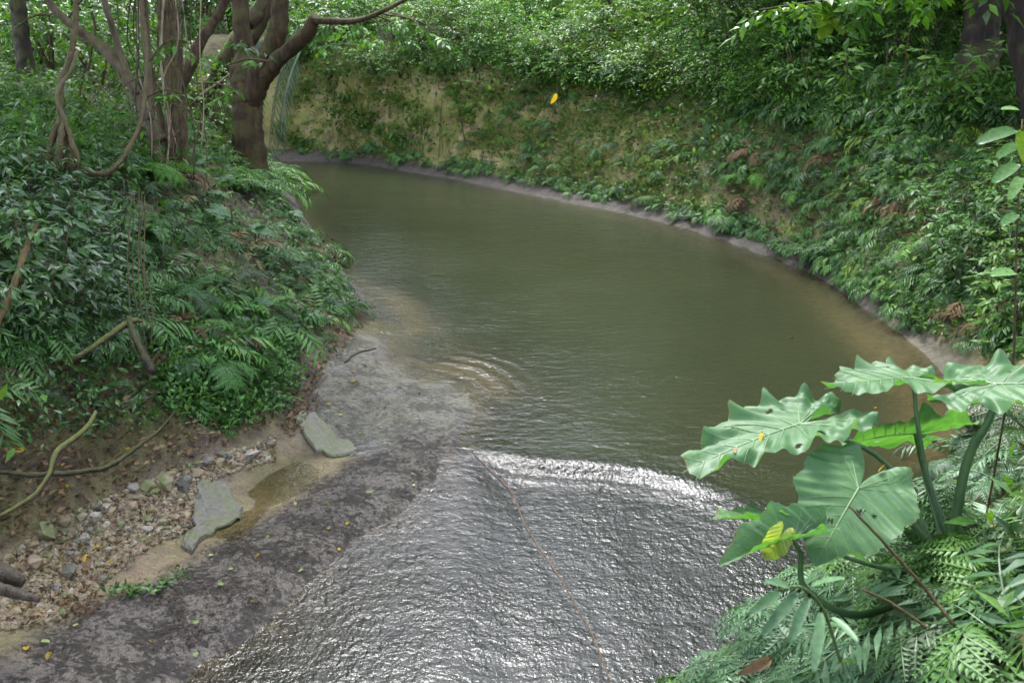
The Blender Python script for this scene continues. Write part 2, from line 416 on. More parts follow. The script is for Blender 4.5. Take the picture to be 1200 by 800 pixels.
# merge near duplicates
keep = []
for i in range(len(K)):
    if all(np.hypot(*(K[i, :2] - K[j, :2])) > 0.06 for j in keep): keep.append(i)
K = K[keep]
kn = len(K)
D = np.hypot(K[:, None, 0] - K[None, :, 0], K[:, None, 1] - K[None, :, 1])
A = np.zeros((kn + 1, kn + 1)); A[:kn, :kn] = D - np.eye(kn) * 0.03; A[:kn, kn] = 1; A[kn, :kn] = 1
wgt = np.linalg.solve(A, np.append(K[:, 2], 0))
GX0, GX1, GY0, GY1, GS = -34.0, 34.0, -6.0, 62.0, 0.11
gx = np.arange(GX0, GX1 + GS, GS); gy = np.arange(GY0, GY1 + GS, GS)
ZG = np.empty((len(gy), len(gx)), np.float32)
K32 = K.astype(np.float32); w32 = wgt.astype(np.float32); gx32 = gx.astype(np.float32)
def rbf_rows(ys):
    out = np.empty((len(ys), len(gx)), np.float32)
    for i, y in enumerate(ys):
        d = np.sqrt((gx32[:, None] - K32[None, :, 0]) ** 2 + np.float32(0.0) + (np.float32(y) - K32[None, :, 1]) ** 2)
        out[i] = d @ w32[:kn] + w32[kn]
    return out
from concurrent.futures import ThreadPoolExecutor
with ThreadPoolExecutor(4) as ex:
    ZG = np.vstack(list(ex.map(rbf_rows, np.array_split(gy, 16))))
# soften the cusps
for _ in range(2):
    ZG[1:-1, 1:-1] = (ZG[1:-1, 1:-1] * 2 + ZG[:-2, 1:-1] + ZG[2:, 1:-1] + ZG[1:-1, :-2] + ZG[1:-1, 2:]) / 6

def zbase(x, y):
    fx = np.clip((np.asarray(x, float) - GX0) / GS, 0, len(gx) - 1.001); fy = np.clip((np.asarray(y, float) - GY0) / GS, 0, len(gy) - 1.001)
    i = fx.astype(int); j = fy.astype(int); a = fx - i; b = fy - j
    return (ZG[j, i] * (1 - a) + ZG[j, i + 1] * a) * (1 - b) + (ZG[j + 1, i] * (1 - a) + ZG[j + 1, i + 1] * a) * b

def zground(x, y):
    x = np.asarray(x, float); y = np.asarray(y, float)
    z = zbase(x, y)
    amp = np.clip((z - 0.16) / 0.35, 0, 1)
    z = z + amp * (0.30 * fbm(x * 1.1, y * 1.1, 3, 3) + 0.20 * fbm(x * 4, y * 4, 9, 4))
    flat = np.clip(1 - np.abs(z - 0.05) / 0.12, 0, 1)
    z = z + flat * (0.075 * fbm(x * 2.2, y * 2.2, 21, 4) + 0.035 * fbm(x * 9, y * 9, 25, 3))
    return z

def gnormal(x, y, e=0.15):
    return unit(np.stack([-(zbase(x + e, y) - zbase(x - e, y)) / (2 * e), -(zbase(x, y + e) - zbase(x, y - e)) / (2 * e), np.ones(np.shape(x))], -1))

TS = np.geomspace(1.6, 75, 420)
def hit(px, py):
    """first ground point seen through a pixel; returns points, depth, ok"""
    r = ray(px, py); n = len(r)
    pt = np.array([0, 0, H]) + r[:, None, :] * TS[None, :, None]
    below = pt[..., 2] < zground(pt[..., 0], pt[..., 1])
    ok = below.any(1); k = np.argmax(below, 1); k0 = np.maximum(k - 1, 0)
    lo, hi = TS[k0], TS[k]
    for _ in range(7):
        mid = (lo + hi) / 2; q = np.array([0, 0, H]) + r * mid[:, None]
        b = q[:, 2] < zground(q[:, 0], q[:, 1])
        hi = np.where(b, mid, hi); lo = np.where(b, lo, mid)
    q = np.array([0, 0, H]) + r * hi[:, None]
    q[:, 2] = zground(q[:, 0], q[:, 1])
    return q, hi, ok

def scatter(poly, n, jit=1.0):
    """about n pixels spread evenly over a pixel polygon, dropped on the ground"""
    poly = np.asarray(poly, float)
    x0, y0 = poly.min(0); x1, y1 = poly.max(0)
    xs = rng.uniform(x0, x1, 4000); ys = rng.uniform(y0, y1, 4000)
    frac = max(in_poly(xs, ys, poly).mean(), 0.01)
    cell = math.sqrt((x1 - x0) * (y1 - y0) * frac / n)
    a, b = np.meshgrid(np.arange(x0, x1, cell), np.arange(y0, y1, cell))
    a = a.ravel() + rng.uniform(0, cell, a.size) * jit; b = b.ravel() + rng.uniform(0, cell, b.size) * jit
    k = in_poly(a, b, poly); a, b = a[k], b[k]
    q, t, ok = hit(a, b)
    return q[ok], t[ok], np.stack([a, b], -1)[ok]

# ------------------------------------------------------------------ ground sheet
ys = [-6.0]
while ys[-1] < 46: ys.append(ys[-1] + (0.045 if 4 < ys[-1] < 9 else 0.075 if ys[-1] < 16 else 0.11 if ys[-1] < 30 else 0.4))
ys = np.array([-400, -150, -60, -25, -12] + ys + [50, 60, 80, 120, 200, 400, 700.0])
xs = [-13.0]
while xs[-1] < 13: xs.append(xs[-1] + (0.05 if -5 < xs[-1] < 0.2 else 0.085 if abs(xs[-1]) < 8 else 0.14))
xs = np.array([-700, -300, -120, -60, -34, -24, -18, -15] + xs + [15, 18, 24, 34, 60, 120, 300, 700.0])
XX, YY = np.meshgrid(xs, ys)
ZZ = zground(XX, YY)
ny, nx = XX.shape
i, j = np.meshgrid(np.arange(ny - 1), np.arange(nx - 1), indexing='ij')
Fq = np.stack([i * nx + j, i * nx + j + 1, (i + 1) * nx + j + 1, (i + 1) * nx + j], -1).reshape(-1, 4)
GV = np.stack([XX, YY, ZZ], -1).reshape(-1, 3)
px, py, dep = project(GV)
jx = px + 26 * fbm(GV[:, 0] * 3, GV[:, 1] * 3, 51, 4) * np.clip(8 / np.maximum(dep, 1), 0.3, 1.5)
jy = py + 26 * fbm(GV[:, 0] * 3, GV[:, 1] * 3, 57, 4) * np.clip(8 / np.maximum(dep, 1), 0.3, 1.5)
vis = dep > 1
col = np.tile(np.array([0.055, 0.040, 0.026]), (len(GV), 1))
wet = np.zeros(len(GV)); algae = np.zeros(len(GV)); mossy = np.full(len(GV), 0.25)
z = GV[:, 2]
def paint(mask, c, w=None, a=None, m=None):
    col[mask] = c
    if w is not None: wet[mask] = w
    if a is not None: algae[mask] = a
    if m is not None: mossy[mask] = m
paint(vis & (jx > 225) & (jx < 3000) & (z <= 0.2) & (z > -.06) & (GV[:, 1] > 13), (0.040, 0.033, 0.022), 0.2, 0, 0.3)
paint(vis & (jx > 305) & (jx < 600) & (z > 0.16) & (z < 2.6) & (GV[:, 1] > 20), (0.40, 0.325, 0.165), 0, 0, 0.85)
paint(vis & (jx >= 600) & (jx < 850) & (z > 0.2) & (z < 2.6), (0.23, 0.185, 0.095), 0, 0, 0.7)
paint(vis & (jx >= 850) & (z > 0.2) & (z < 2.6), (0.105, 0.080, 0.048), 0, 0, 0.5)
paint(vis & (px > 300) & (z < 0.2) & (z > -0.1) & (GV[:, 0] > 3.3), (0.075, 0.064, 0.050), 0.4, 0, 0.1)
lb = [(-400, 470), (0, 470), (130, 440), (230, 420), (330, 400), (350, 450), (330, 490), (230, 540), (130, 580), (0, 650), (-400, 800)]
paint(vis & in_poly(jx, jy, lb), (0.070, 0.050, 0.034), 0.15, 0, 0.4)
gravel_poly = [(-500, 720), (0, 640), (70, 605), (140, 570), (230, 535), (300, 512), (345, 480), (365, 520), (300, 560), (285, 600), (220, 650), (130, 700), (60, 760), (-400, 900)]
paint(vis & in_poly(jx, jy, gravel_poly), (0.175, 0.128, 0.085), 0.35, 0, 0.3)
mud_poly = [(-800, 1400), (-400, 850), (20, 765), (120, 708), (200, 668), (300, 600), (350, 570), (430, 530), (480, 500), (520, 470), (640, 470), (640, 560), (420, 760), (260, 1000), (200, 1400)]
paint(vis & in_poly(jx, jy, mud_poly) & (z > -0.25), (0.108, 0.091, 0.079), 1.0, 1.0, 0.05)
slab_poly = [(352, 470), (372, 420), (405, 392), (440, 392), (458, 430), (560, 452), (572, 490), (520, 505), (440, 518), (400, 532), (352, 512)]
paint(vis & in_poly(jx, jy, slab_poly) & (z > -0.12), (0.128, 0.118, 0.098), 0.85, 0.5, 0.15)
paint(vis & in_poly(jx, jy, [(100, 706), (200, 645), (300, 582), (345, 552), (400, 530), (425, 534), (350, 575), (260, 635), (140, 704)]), (0.225, 0.165, 0.095), 0.8, 0, 0.25)
bed = (z < -0.06) & (algae < 0.5)
paint(bed, (0.20, 0.150, 0.078), 0.6, 0, 0.1)
paint(bed & (GV[:, 1] < 8.2) & (px > 300), (0.035, 0.034, 0.034), 0.6, 0, 0.0)
paint(bed & (z > -.4) & (GV[:, 1] > 14) & (jx < 800), (0.085, 0.072, 0.048), 0.6, 0, 0.1)
def soft(a, n):
    a = a.reshape(ny, nx, -1).copy()
    for _ in range(n):
        a[1:-1, 1:-1] = (a[1:-1, 1:-1] + a[:-2, 1:-1] + a[2:, 1:-1] + a[1:-1, :-2] + a[1:-1, 2:]) / 5
    return a.reshape(ny * nx, -1)
cl_ = np.clip((GV[:, 1] - 17) / 4, 0, 1) * np.clip((GV[:, 2] - .15) / .4, 0, 1) * np.clip((2.7 - GV[:, 2]) / .6, 0, 1)
dz_ = cl_ * (0.16 * fbm(GV[:, 0] * 6, GV[:, 2] * 6 + GV[:, 1] * 3, 63, 3) + 0.50 * fbm(GV[:, 0] * 1.6 + GV[:, 2] * .5, GV[:, 1] * 1.6 + GV[:, 2] * 2.2, 61, 4))
GV[:, 1] -= dz_; GV[:, 0] -= dz_ * .4          # knobbly relief on the cut bank
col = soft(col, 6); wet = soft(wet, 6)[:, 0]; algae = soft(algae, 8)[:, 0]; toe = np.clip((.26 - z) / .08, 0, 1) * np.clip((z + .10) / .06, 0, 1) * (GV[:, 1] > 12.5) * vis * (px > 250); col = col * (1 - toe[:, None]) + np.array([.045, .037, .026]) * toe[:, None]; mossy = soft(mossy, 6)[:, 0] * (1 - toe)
m, nt, out = newmat('bank_soil'); g = G(nt)
geo = g.n('ShaderNodeNewGeometry'); pos = geo.outputs['Position']
n1 = g.noise(pos, 1.7, 5); n2 = g.noise(pos, 9, 6, 0.65); n3 = g.noise(pos, 42, 4, 0.7)
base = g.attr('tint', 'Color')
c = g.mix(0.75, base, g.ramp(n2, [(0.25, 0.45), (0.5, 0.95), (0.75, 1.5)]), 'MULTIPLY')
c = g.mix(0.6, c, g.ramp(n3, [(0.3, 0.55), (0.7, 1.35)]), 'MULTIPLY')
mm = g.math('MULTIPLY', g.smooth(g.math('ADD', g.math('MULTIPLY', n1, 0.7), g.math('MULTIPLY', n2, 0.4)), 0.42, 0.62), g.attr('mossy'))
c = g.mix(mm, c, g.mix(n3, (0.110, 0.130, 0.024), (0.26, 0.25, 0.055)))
# clotted algae on the mud: dark, stringy, wet
mp = g.n('ShaderNodeMapping'); mp.inputs['Rotation'].default_value = (0, 0, R(38)); mp.inputs['Scale'].default_value = (1, 1.35, 1); g.l(pos, mp.inputs[0])
a1 = g.noise(mp.outputs[0], 19, 7, 0.78, 0.5); a2 = g.noise(mp.outputs[0], 3.0, 4, 0.6)
am = g.math('MULTIPLY', g.smooth(g.math('ADD', a1, g.math('MULTIPLY', a2, 0.5)), 0.72, 0.98), g.attr('algae'))
c = g.mix(g.math('MULTIPLY', am, .8), c, (0.040, 0.036, 0.031))
b = g.n('ShaderNodeBsdfPrincipled'); g.l(c, b.inputs['Base Color'])
rr = g.math('SUBTRACT', 0.95, g.math('MULTIPLY', g.attr('wet'), g.math('ADD', 0.38, g.math('MULTIPLY', n2, 0.4))))
g.l(rr, b.inputs['Roughness']); b.inputs['Specular IOR Level'].default_value = 0.5
hgt = g.math('ADD', g.math('ADD', g.math('MULTIPLY', n2, 1.0), g.math('MULTIPLY', n3, 0.5)), g.math('MULTIPLY', am, 0.8))
g.l(g.bump(hgt, 1.0, 0.05), b.inputs['Normal']); g.l(b.outputs[0], out.inputs[0])
SOIL = m
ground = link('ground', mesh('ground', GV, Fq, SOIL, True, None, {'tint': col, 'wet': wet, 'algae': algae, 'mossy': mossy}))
tag(ground, 'steep earth banks and mud flat either side of the stream', kind='structure')

# ------------------------------------------------------------------ water
wy = np.concatenate([np.arange(-20, 2, 1.0), np.arange(2, 6.9, .1), np.arange(6.9, 8.9, .03), np.arange(8.9, 12.2, .045), np.arange(12.2, 30, .15), np.arange(30, 40, 1.0)])
wx = np.concatenate([np.arange(-30, -8, 1.0), np.arange(-8, -3.2, .15), np.arange(-3.2, 5, .06), np.arange(5, 8, .15), np.arange(8, 30, 1.0)])
WX, WY = np.meshgrid(wx, wy); wny, wnx = WX.shape
bedz = zground(WX, WY)
wpx, wpy, wd = project(np.stack([WX, WY, 0 * WX], -1))
# a submerged sill: fast broken water downstream of it, smooth water upstream
_sl = PZ([300, 470, 555, 620, 700, 760, 820, 900, 980, 1060], [640, 560, 530, 541, 545, 553, 570, 598, 612, 600], 0.0); sill_x, sill_y = _sl[:, 0], _sl[:, 1]
sy = np.interp(WX, sill_x, sill_y)
ds = WY - sy
turb = np.clip(1 - (ds + 0.05) / 0.35, 0, 1)
lip = np.exp(-((ds - 0.02) / 0.17) ** 2) * np.clip((WX + 1.0) / 0.6, 0, 1) * np.clip((3.0 - WX) / 1.6, 0.15, 1)
fan = np.exp(-(((WX + 0.35) / 0.55) ** 2 + ((WY - 10.1) / 0.8) ** 2))
wig = 0.10 * fbm(WX * 2.2, WY * 2.2, 91, 3); d2 = ds + wig
sm = lambda u: np.clip(u, 0, 1) ** 2 * (3 - 2 * np.clip(u, 0, 1))
mid = sm((WX + .45) / .5) * sm((2.1 - WX) / 1.1)                 # the drop is sharpest in midstream
WZ = -(0.075 * mid * sm((-d2 + .10) / .28) + 0.020 * (1 - mid) * sm((-d2 + .2) / .7) + .03 * (1 - mid) * sm((-d2 - .2) / 1.5)) + .012 * mid * np.exp(-((d2 + .22) / .10) ** 2)
r0 = np.hypot(WX + 1.15, (WY - 9.7) * .9); ang = np.arctan2(WY - 9.7, WX + 1.15)
wake = np.exp(-((r0 - 1.15) / .42) ** 2) * sm((ang + .2) / .5) * sm((1.5 - ang) / .7)
WZ = WZ + 0.010 * wake * np.sin(r0 * 30 + 2 * fbm(WX * 3, WY * 3, 95, 2))
lip = np.exp(-((d2 + .02) / .16) ** 2) * mid; fan = wake
depth = np.maximum(WZ - bedz, 0)
i, j = np.meshgrid(np.arange(wny - 1), np.arange(wnx - 1), indexing='ij')
Fw = np.stack([i * wnx + j, i * wnx + j + 1, (i + 1) * wnx + j + 1, (i + 1) * wnx + j], -1).reshape(-1, 4)
m, nt, out = newmat('stream_water'); g = G(nt)
geo = g.n('ShaderNodeNewGeometry'); pos = geo.outputs['Position']
tb = g.attr('turb'); lp = g.attr('lip'); fn = g.attr('fan')
fac = g.math('SUBTRACT', 1.0, g.math('POWER', 2.718, g.math('MULTIPLY', g.attr('depth'), -5.5)))
murk = g.n('ShaderNodeBsdfDiffuse'); g.l(g.mix(tb, g.mix(g.noise(pos, 0.6, 3), (0.0175, 0.0220, 0.0105), (0.0265, 0.0305, 0.0150)), (0.0105, 0.0130, 0.0085)), murk.inputs[0])
tr = g.n('ShaderNodeBsdfTransparent'); tr.inputs[0].default_value = (0.90, 0.87, 0.74, 1)
body = g.n('ShaderNodeMixShader'); g.l(fac, body.inputs[0]); g.l(tr.outputs[0], body.inputs[1]); g.l(murk.outputs[0], body.inputs[2])
mpw = g.n('ShaderNodeMapping'); mpw.inputs['Scale'].default_value = (1, 1.7, 1); mpw.inputs['Rotation'].default_value = (0, 0, R(-12)); g.l(pos, mpw.inputs[0])
calm = g.noise(mpw.outputs[0], 5.5, 4, 0.6, 0.4); mpr = g.n('ShaderNodeMapping'); mpr.inputs['Scale'].default_value = (1, .72, 1); mpr.inputs['Rotation'].default_value = (0, 0, R(22)); g.l(pos, mpr.inputs[0])
mps = g.n('ShaderNodeMapping'); mps.inputs['Scale'].default_value = (1.9, .45, 1); mps.inputs['Rotation'].default_value = (0, 0, R(-14)); g.l(pos, mps.inputs[0])
ripple = g.noise(mpr.outputs[0], 21, 3, 0.55, 0.2); chop = g.noise(mpr.outputs[0], 50, 2, 0.5, 0.2); patch = g.smooth(g.noise(mpw.outputs[0], 0.55, 3, 0.6), .44, .66)
calm2 = g.noise(mpw.outputs[0], 1.1, 3)
hh = g.math('ADD', g.math('MULTIPLY', calm, g.math('MULTIPLY_ADD', calm2, 0.010)), 0.0)
x = g.n('ShaderNodeMath', operation='MULTIPLY_ADD'); g.l(tb, x.inputs[0]); g.l(g.math('ADD', .0030, g.math('MULTIPLY', g.smooth(g.noise(mps.outputs[0], 1.6, 4, .6, .4), .3, .7), .0052)), x.inputs[1]); g.l(g.math('ADD', .0016, g.math('MULTIPLY', patch, .0075)), x.inputs[2])
rh = g.math('MULTIPLY', ripple, g.math('ADD', x.outputs[0], g.math('ADD', g.math('MULTIPLY', lp, 0.010), g.math('MULTIPLY', fn, 0.009))))
ch = g.math('MULTIPLY', chop, g.math('ADD', g.math('MULTIPLY', tb, 0.0026), g.math('MULTIPLY', patch, .0010)))
hh = g.math('ADD', g.math('MULTIPLY', calm, 0.0115), g.math('ADD', rh, ch))
bn = g.bump(hh, 1.0, 1.0)
gl = g.n('ShaderNodeBsdfGlossy'); g.l(g.math('ADD', .05, g.math('MULTIPLY', tb, .13)), gl.inputs['Roughness']); g.l(bn, gl.inputs['Normal'])
fr = g.n('ShaderNodeFresnel'); fr.inputs['IOR'].default_value = 1.33; g.l(bn, fr.inputs['Normal'])
sf = g.n('ShaderNodeMixShader'); g.l(fr.outputs[0], sf.inputs[0]); g.l(body.outputs[0], sf.inputs[1]); g.l(gl.outputs[0], sf.inputs[2])
g.l(sf.outputs[0], out.inputs[0])
water = link('water', mesh('water', np.stack([WX, WY, WZ], -1).reshape(-1, 3), Fw, m, True, None, {'depth': depth.ravel(), 'turb': turb.ravel(), 'lip': lip.ravel(), 'fan': fan.ravel()}))
tag(water, 'murky olive stream water breaking into ripples below a sill', kind='structure')
# ------------------------------------------------------------------ leaf and frond prototypes
def leaf_arrays(Ln, Wd, fold=0.25, bend=0.25, segs=1):
    """a folded, bent leaf along +X"""
    if segs == 1:
        V = [(0, 0, 0), (.45, 0, -fold * Wd * .5), (1, 0, -bend * .6), (.42, .5 * Wd, 0), (.42, -.5 * Wd, 0)]
        V = np.array(V); V[:, 0] *= Ln; V[:, 2] *= Ln
        V[1, 2] = -fold * Wd * Ln * .5 + .06 * bend * Ln; V[3:, 1] *= Ln
        return V, np.array([(0, 1, 3), (1, 2, 3), (0, 4, 1), (1, 4, 2)])
    xs_ = np.array([0, .22, .5, .78, 1.0]); ws = np.array([0, .40, .5, .32, 0]) * Wd
    zc = -bend * xs_ ** 2 * 0.6
    V = []
    for x_, w_, z_ in zip(xs_, ws, zc):
        V += [(x_, w_, z_ + fold * w_), (x_, 0, z_), (x_, -w_, z_ + fold * w_)]
    V = np.array(V) * Ln
    Fa = []
    for k in range(4):
        for s_ in (0, 1):
            a, b, c, d = 3 * k + s_, 3 * k + s_ + 1, 3 * k + s_ + 4, 3 * k + s_ + 3
            Fa += [(a, d, c), (a, c, b)]
    return V, np.array(Fa)

def rot_z(a): c, s_ = math.cos(a), math.sin(a); return np.array([[c, -s_, 0], [s_, c, 0], [0, 0, 1.0]])
def rot_y(a): c, s_ = math.cos(a), math.sin(a); return np.array([[c, 0, s_], [0, 1, 0], [-s_, 0, c]])
def rot_x(a): c, s_ = math.cos(a), math.sin(a); return np.array([[1, 0, 0], [0, c, -s_], [0, s_, c]])

def frond_arrays(pairs=11, plen=0.30, pwid=0.055, a0=60, a1=-25, start=0.22, slant=62, droop=0.25, taper=0.55, g=None, detail=0, rach=0.007):
    """a fern frond of unit length: arching rachis with folded pinnae either side; detail > 0 cuts each pinna into pinnules"""
    g = g or rng
    n = 9
    an = np.radians(np.linspace(a0, a1, n)); st = 1.0 / n
    pts = np.vstack([[0, 0, 0], np.cumsum(np.stack([np.cos(an) * st, 0 * an, np.sin(an) * st], -1), 0)])
    sw = g.uniform(-.08, .08); pts[:, 1] += sw * np.linspace(0, 1, n + 1) ** 2
    mb = MB()
    mb.add(*tube(pts, np.linspace(rach, rach * .3, n + 1), 3, 1, caps=False), r=0.0)
    sarr = np.linspace(0, 1, n + 1)
    f = lambda s_: np.array([np.interp(s_, sarr, pts[:, k]) for k in range(3)])
    for k in range(pairs + 1):
        s_ = start + (1 - start) * k / pairs
        prof = math.sin(math.pi * min(1, taper * .55 + (1 - taper * .55) * (1 - (s_ - start) / (1 - start)) * .62)) if k < pairs else .6
        prof = max(prof, .22)
        p = f(min(s_, 1)); d = f(min(s_ + .04, 1.0)) - f(s_ - .04); pitch = -math.atan2(d[2], math.hypot(d[0], d[1]))
        for sd_ in ((1, -1) if k < pairs else (0,)):
            ln = plen * prof * g.uniform(.88, 1.1); wd = pwid * (.7 + .3 * prof)
            yaw = math.radians(slant * (1 - .35 * (s_ - start))) * sd_ + g.normal(0, .07)
            M = rot_y(pitch) @ rot_z(yaw) @ rot_x(g.normal(0, .25)) @ rot_y(droop + g.normal(0, .10))
            if not detail:
                V, Fa = leaf_arrays(ln, wd / ln * 1.0, .35, .18)
                mb.add(V @ M.T + p, Fa, r=g.uniform(0, .15))
            else:
                np_ = detail
                V0, F0 = leaf_arrays(ln, .05, .2, .12)
                mb.add(V0 @ M.T + p, F0)
                for q in range(np_):
                    u = (q + .6) / np_
                    l2 = wd * (1.0 - .75 * u) * 1.0
                    for s2 in (1, -1):
                        V, Fa = leaf_arrays(l2, .42, .3, .2)
                        M2 = M @ rot_z(math.radians(55) * s2)
                        mb.add(V @ M2.T + p + M @ np.array([u * ln, 0, -.06 * ln * u]), Fa, r=g.uniform(0, .15))
    return mb.arrays()

L['glaucous'] = leaf_mat('grey_green_fern_leaf', [(0.0, (.034, .085, .036)), (0.5, (.060, .132, .058)), (1.0, (.105, .185, .090))], .45, .22, .6)
FR = {'narrow': [frond_arrays(8, .34, .058, g.uniform(42, 68), g.uniform(-45, -10), .30, 58, .28, .7) for g in [rng] * 5],
      'sword': [frond_arrays(15, .17, .045, g.uniform(48, 72), g.uniform(-40, 0), .12, 72, .18, .3) for g in [rng] * 4],
      'feather': [frond_arrays(13, .32, .085, g.uniform(40, 62), g.uniform(-40, -8), .2, 62, .30, .7, detail=7) for g in [rng] * 4]}
FRM = {}
def frond_mesh(kind, mat, k):
    key = (kind, mat, k)
    if key not in FRM:
        V, Fa, r = FR[kind][k]
        FRM[key] = mesh('frond', V, Fa, L[mat], False, r)
    return FRM[key]

def plant_up(q):
    n = gnormal(q[:, 0], q[:, 1]); return unit(0.55 * n + np.array([0, 0, .6]))

def frond_dirs(up, nrm, k):
    """k outward headings round a plant, fewer into the slope"""
    a = rng.uniform(0, 6.28) + np.arange(k * 2) * 6.28 / k + rng.normal(0, .3, k * 2)
    d = np.stack([np.cos(a), np.sin(a), 0 * a], -1)
    ok = d @ np.array([nrm[0], nrm[1], 0]) > -0.35
    d = d[ok][:k] if ok.sum() >= 2 else d[:k]
    return unit(d - up * (d @ up)[:, None])

def make_fern(q, size, kind, mat, label, group, nf=7, name='fern', cat='fern'):
    up = plant_up(q[None])[0]; nrm = gnormal(q[:1], q[1:2])[0]
    o = thing(name, label, cat, q - np.array([0, 0, .02]), group)
    for d in frond_dirs(up, nrm, nf):
        m3 = frames(d, up + rng.normal(0, .12, 3)) * size * rng.uniform(.65, 1.15)
        link('frond', frond_mesh(kind, mat, rng.integers(len(FR[kind]))), o, M4(m3, (0, 0, 0)))
    return o

def fern_soup(q, size, kind, nf=6):
    """many small ferns in one soup (ground cover)"""
    up = plant_up(q); nrm = gnormal(q[:, 0], q[:, 1])
    Vs, Fs, Rs, n = [], [], [], 0
    buckets = {k: ([], []) for k in range(len(FR[kind]))}
    for p, u, nn in zip(q, up, nrm):
        for d in frond_dirs(u, nn, nf):
            b = buckets[int(rng.integers(len(FR[kind])))]
            b[0].append(frames(d, u + rng.normal(0, .15, 3)) * size * rng.uniform(.55, 1.2)); b[1].append(p)
    for k, (ms, ps) in buckets.items():
        if not ms: continue
        V, Fa, r = FR[kind][k]
        v, f = inst(V, Fa, np.array(ms), np.array(ps))
        rr = np.repeat(rng.uniform(0, .85, len(ms)), len(V)) + np.tile(r, len(ms))
        Vs.append(v); Fs.append(f + n); Rs.append(rr); n += len(v)
    return np.vstack(Vs), np.vstack(Fs), np.concatenate(Rs)

def leaf_soup(q, nrm, nleaf, ln, wd, spread, lift, tilt=35, rv=1.0, segs=1):
    """rosettes of small leaves at points"""
    n = len(q); a = rng.uniform(0, 6.28, (n, nleaf)); el = np.radians(rng.normal(10, tilt, (n, nleaf)))
    d = np.stack([np.cos(a) * np.cos(el), np.sin(a) * np.cos(el), np.sin(el)], -1)
    d = unit(d + nrm[:, None, :] * 0.35)
    loc = q[:, None, :] + rng.normal(0, spread, (n, nleaf, 3)) * [1, 1, .5] + nrm[:, None, :] * rng.uniform(0, lift, (n, nleaf, 1))
    up = np.broadcast_to(np.array([0, 0, 1.0]), d.shape) + rng.normal(0, .35, d.shape)
    M = frames(d.reshape(-1, 3), up.reshape(-1, 3)) * rng.uniform(.6, 1.25, n * nleaf)[:, None, None]
    V, Fa = leaf_arrays(ln, wd, .3, .3, segs)
    v, f = inst(V, Fa, M, loc.reshape(-1, 3))
    r = np.repeat((rng.uniform(0, rv, (n, 1)) * .8 + rng.uniform(0, .2, (n, nleaf))).ravel(), len(V))
    return v, f, r

def stuff(name, V, Fa, r, mat, label):
    o = link(name, mesh(name, V, Fa, mat, False, r))
    return tag(o, label, kind='stuff')

# sprays of leaves on a twig, joined into foliage
def spray_arrays(nl, ln, leafL, leafW, g, twig=0.004, droop=.25, two=True):
    mb = MB()
    an = np.radians(np.linspace(g.uniform(0, 25), g.uniform(-45, -5), 5)); st = ln / 5
    pts = np.vstack([[0, 0, 0], np.cumsum(np.stack([np.cos(an) * st, 0 * an, np.sin(an) * st], -1), 0)])
    s_ = np.linspace(0, 1, 6)
    for k in range(nl):
        u = .15 + .85 * k / max(nl - 1, 1)
        p = np.array([np.interp(u, s_, pts[:, c]) for c in range(3)])
        yaw = (1 if k % 2 else -1) * math.radians(g.uniform(35, 70)) if k < nl - 1 else 0
        M = rot_z(yaw) @ rot_x(g.normal(0, .35)) @ rot_y(droop + g.normal(0, .2))
        V, Fa = leaf_arrays(leafL * g.uniform(.7, 1.1), leafW / leafL, .25, .35)
        mb.add(V @ M.T + p, Fa, r=g.uniform(0, .2))
    return mb.arrays()

def foliage_arrays(nspray, rx, rz, leafL, leafW, nl=8, ln=.45, seed=0, hollow=.45, clumps=0, flat=0.0):
    g = np.random.default_rng(seed)
    protos = [spray_arrays(nl, ln, leafL, leafW, g) for _ in range(5)]
    if clumps:
        cc = unit(g.normal(0, 1, (clumps, 3))) * (g.uniform(.25, 1, (clumps, 1)) ** .5)
        c = cc[g.integers(clumps, size=nspray)] + g.normal(0, .17, (nspray, 3))
    else:
        c = unit(g.normal(0, 1, (nspray, 3))) * (hollow + (1 - hollow) * g.uniform(0, 1, (nspray, 1)) ** .6)
    c[:, 2] = np.where(c[:, 2] < -flat if flat else c[:, 2] < -9, -flat, c[:, 2])
    d = unit(c * [1, 1, .45] + g.normal(0, .4, c.shape)); d[:, 2] = d[:, 2] * .6
    loc = c * [rx, rx, rz]
    up = np.array([0, 0, 1.0]) + g.normal(0, .3, c.shape)
    M = frames(d, up) * g.uniform(.7, 1.25, nspray)[:, None, None]
    w = g.integers(5, size=nspray); Vs, Fs, Rs, n = [], [], [], 0
    cr = g.uniform(0, .8, nspray)
    for k in range(5):
        s_ = w == k
        V, Fa, r = protos[k]
        v, f = inst(V, Fa, M[s_], loc[s_])
        Vs.append(v); Fs.append(f + n); Rs.append(np.repeat(cr[s_], len(V)) + np.tile(r, s_.sum())); n += len(v)
    return np.vstack(Vs), np.vstack(Fs), np.concatenate(Rs)

# ------------------------------------------------------------------ trees
def ground_at(X, Y): return np.array([X, Y, float(zground(X, Y))])
def px_path(pts):
    """(px, py, depth, radius in px) -> world path and radii"""
    a = np.array(pts, float)
    return P(a[:, 0], a[:, 1], a[:, 2]), a[:, 3] * a[:, 2] / F

CROWN = [foliage_arrays(1050, 1, .8, .30 / 4, .135 / 4, 9, .19, 100 + k, clumps=34) for k in range(4)]
CROWNM = {}
def crown_mesh(k, mat):
    if (k, mat) not in CROWNM:
        V, Fa, r = CROWN[k]; CROWNM[(k, mat)] = mesh('crown', V, Fa, L[mat], False, r)
    return CROWNM[(k, mat)]

def add_limb(root, base, pts, mat, name='limb', sides=9, wob=.05, lump=.12, seed=0, sub=5, extend=None):
    p, r = px_path(pts) if extend is None else extend
    V, Fa = tube(p, r, sides, sub, wob, lump, seed)
    return link(name, mesh(name, V - base, Fa, mat, True), root)

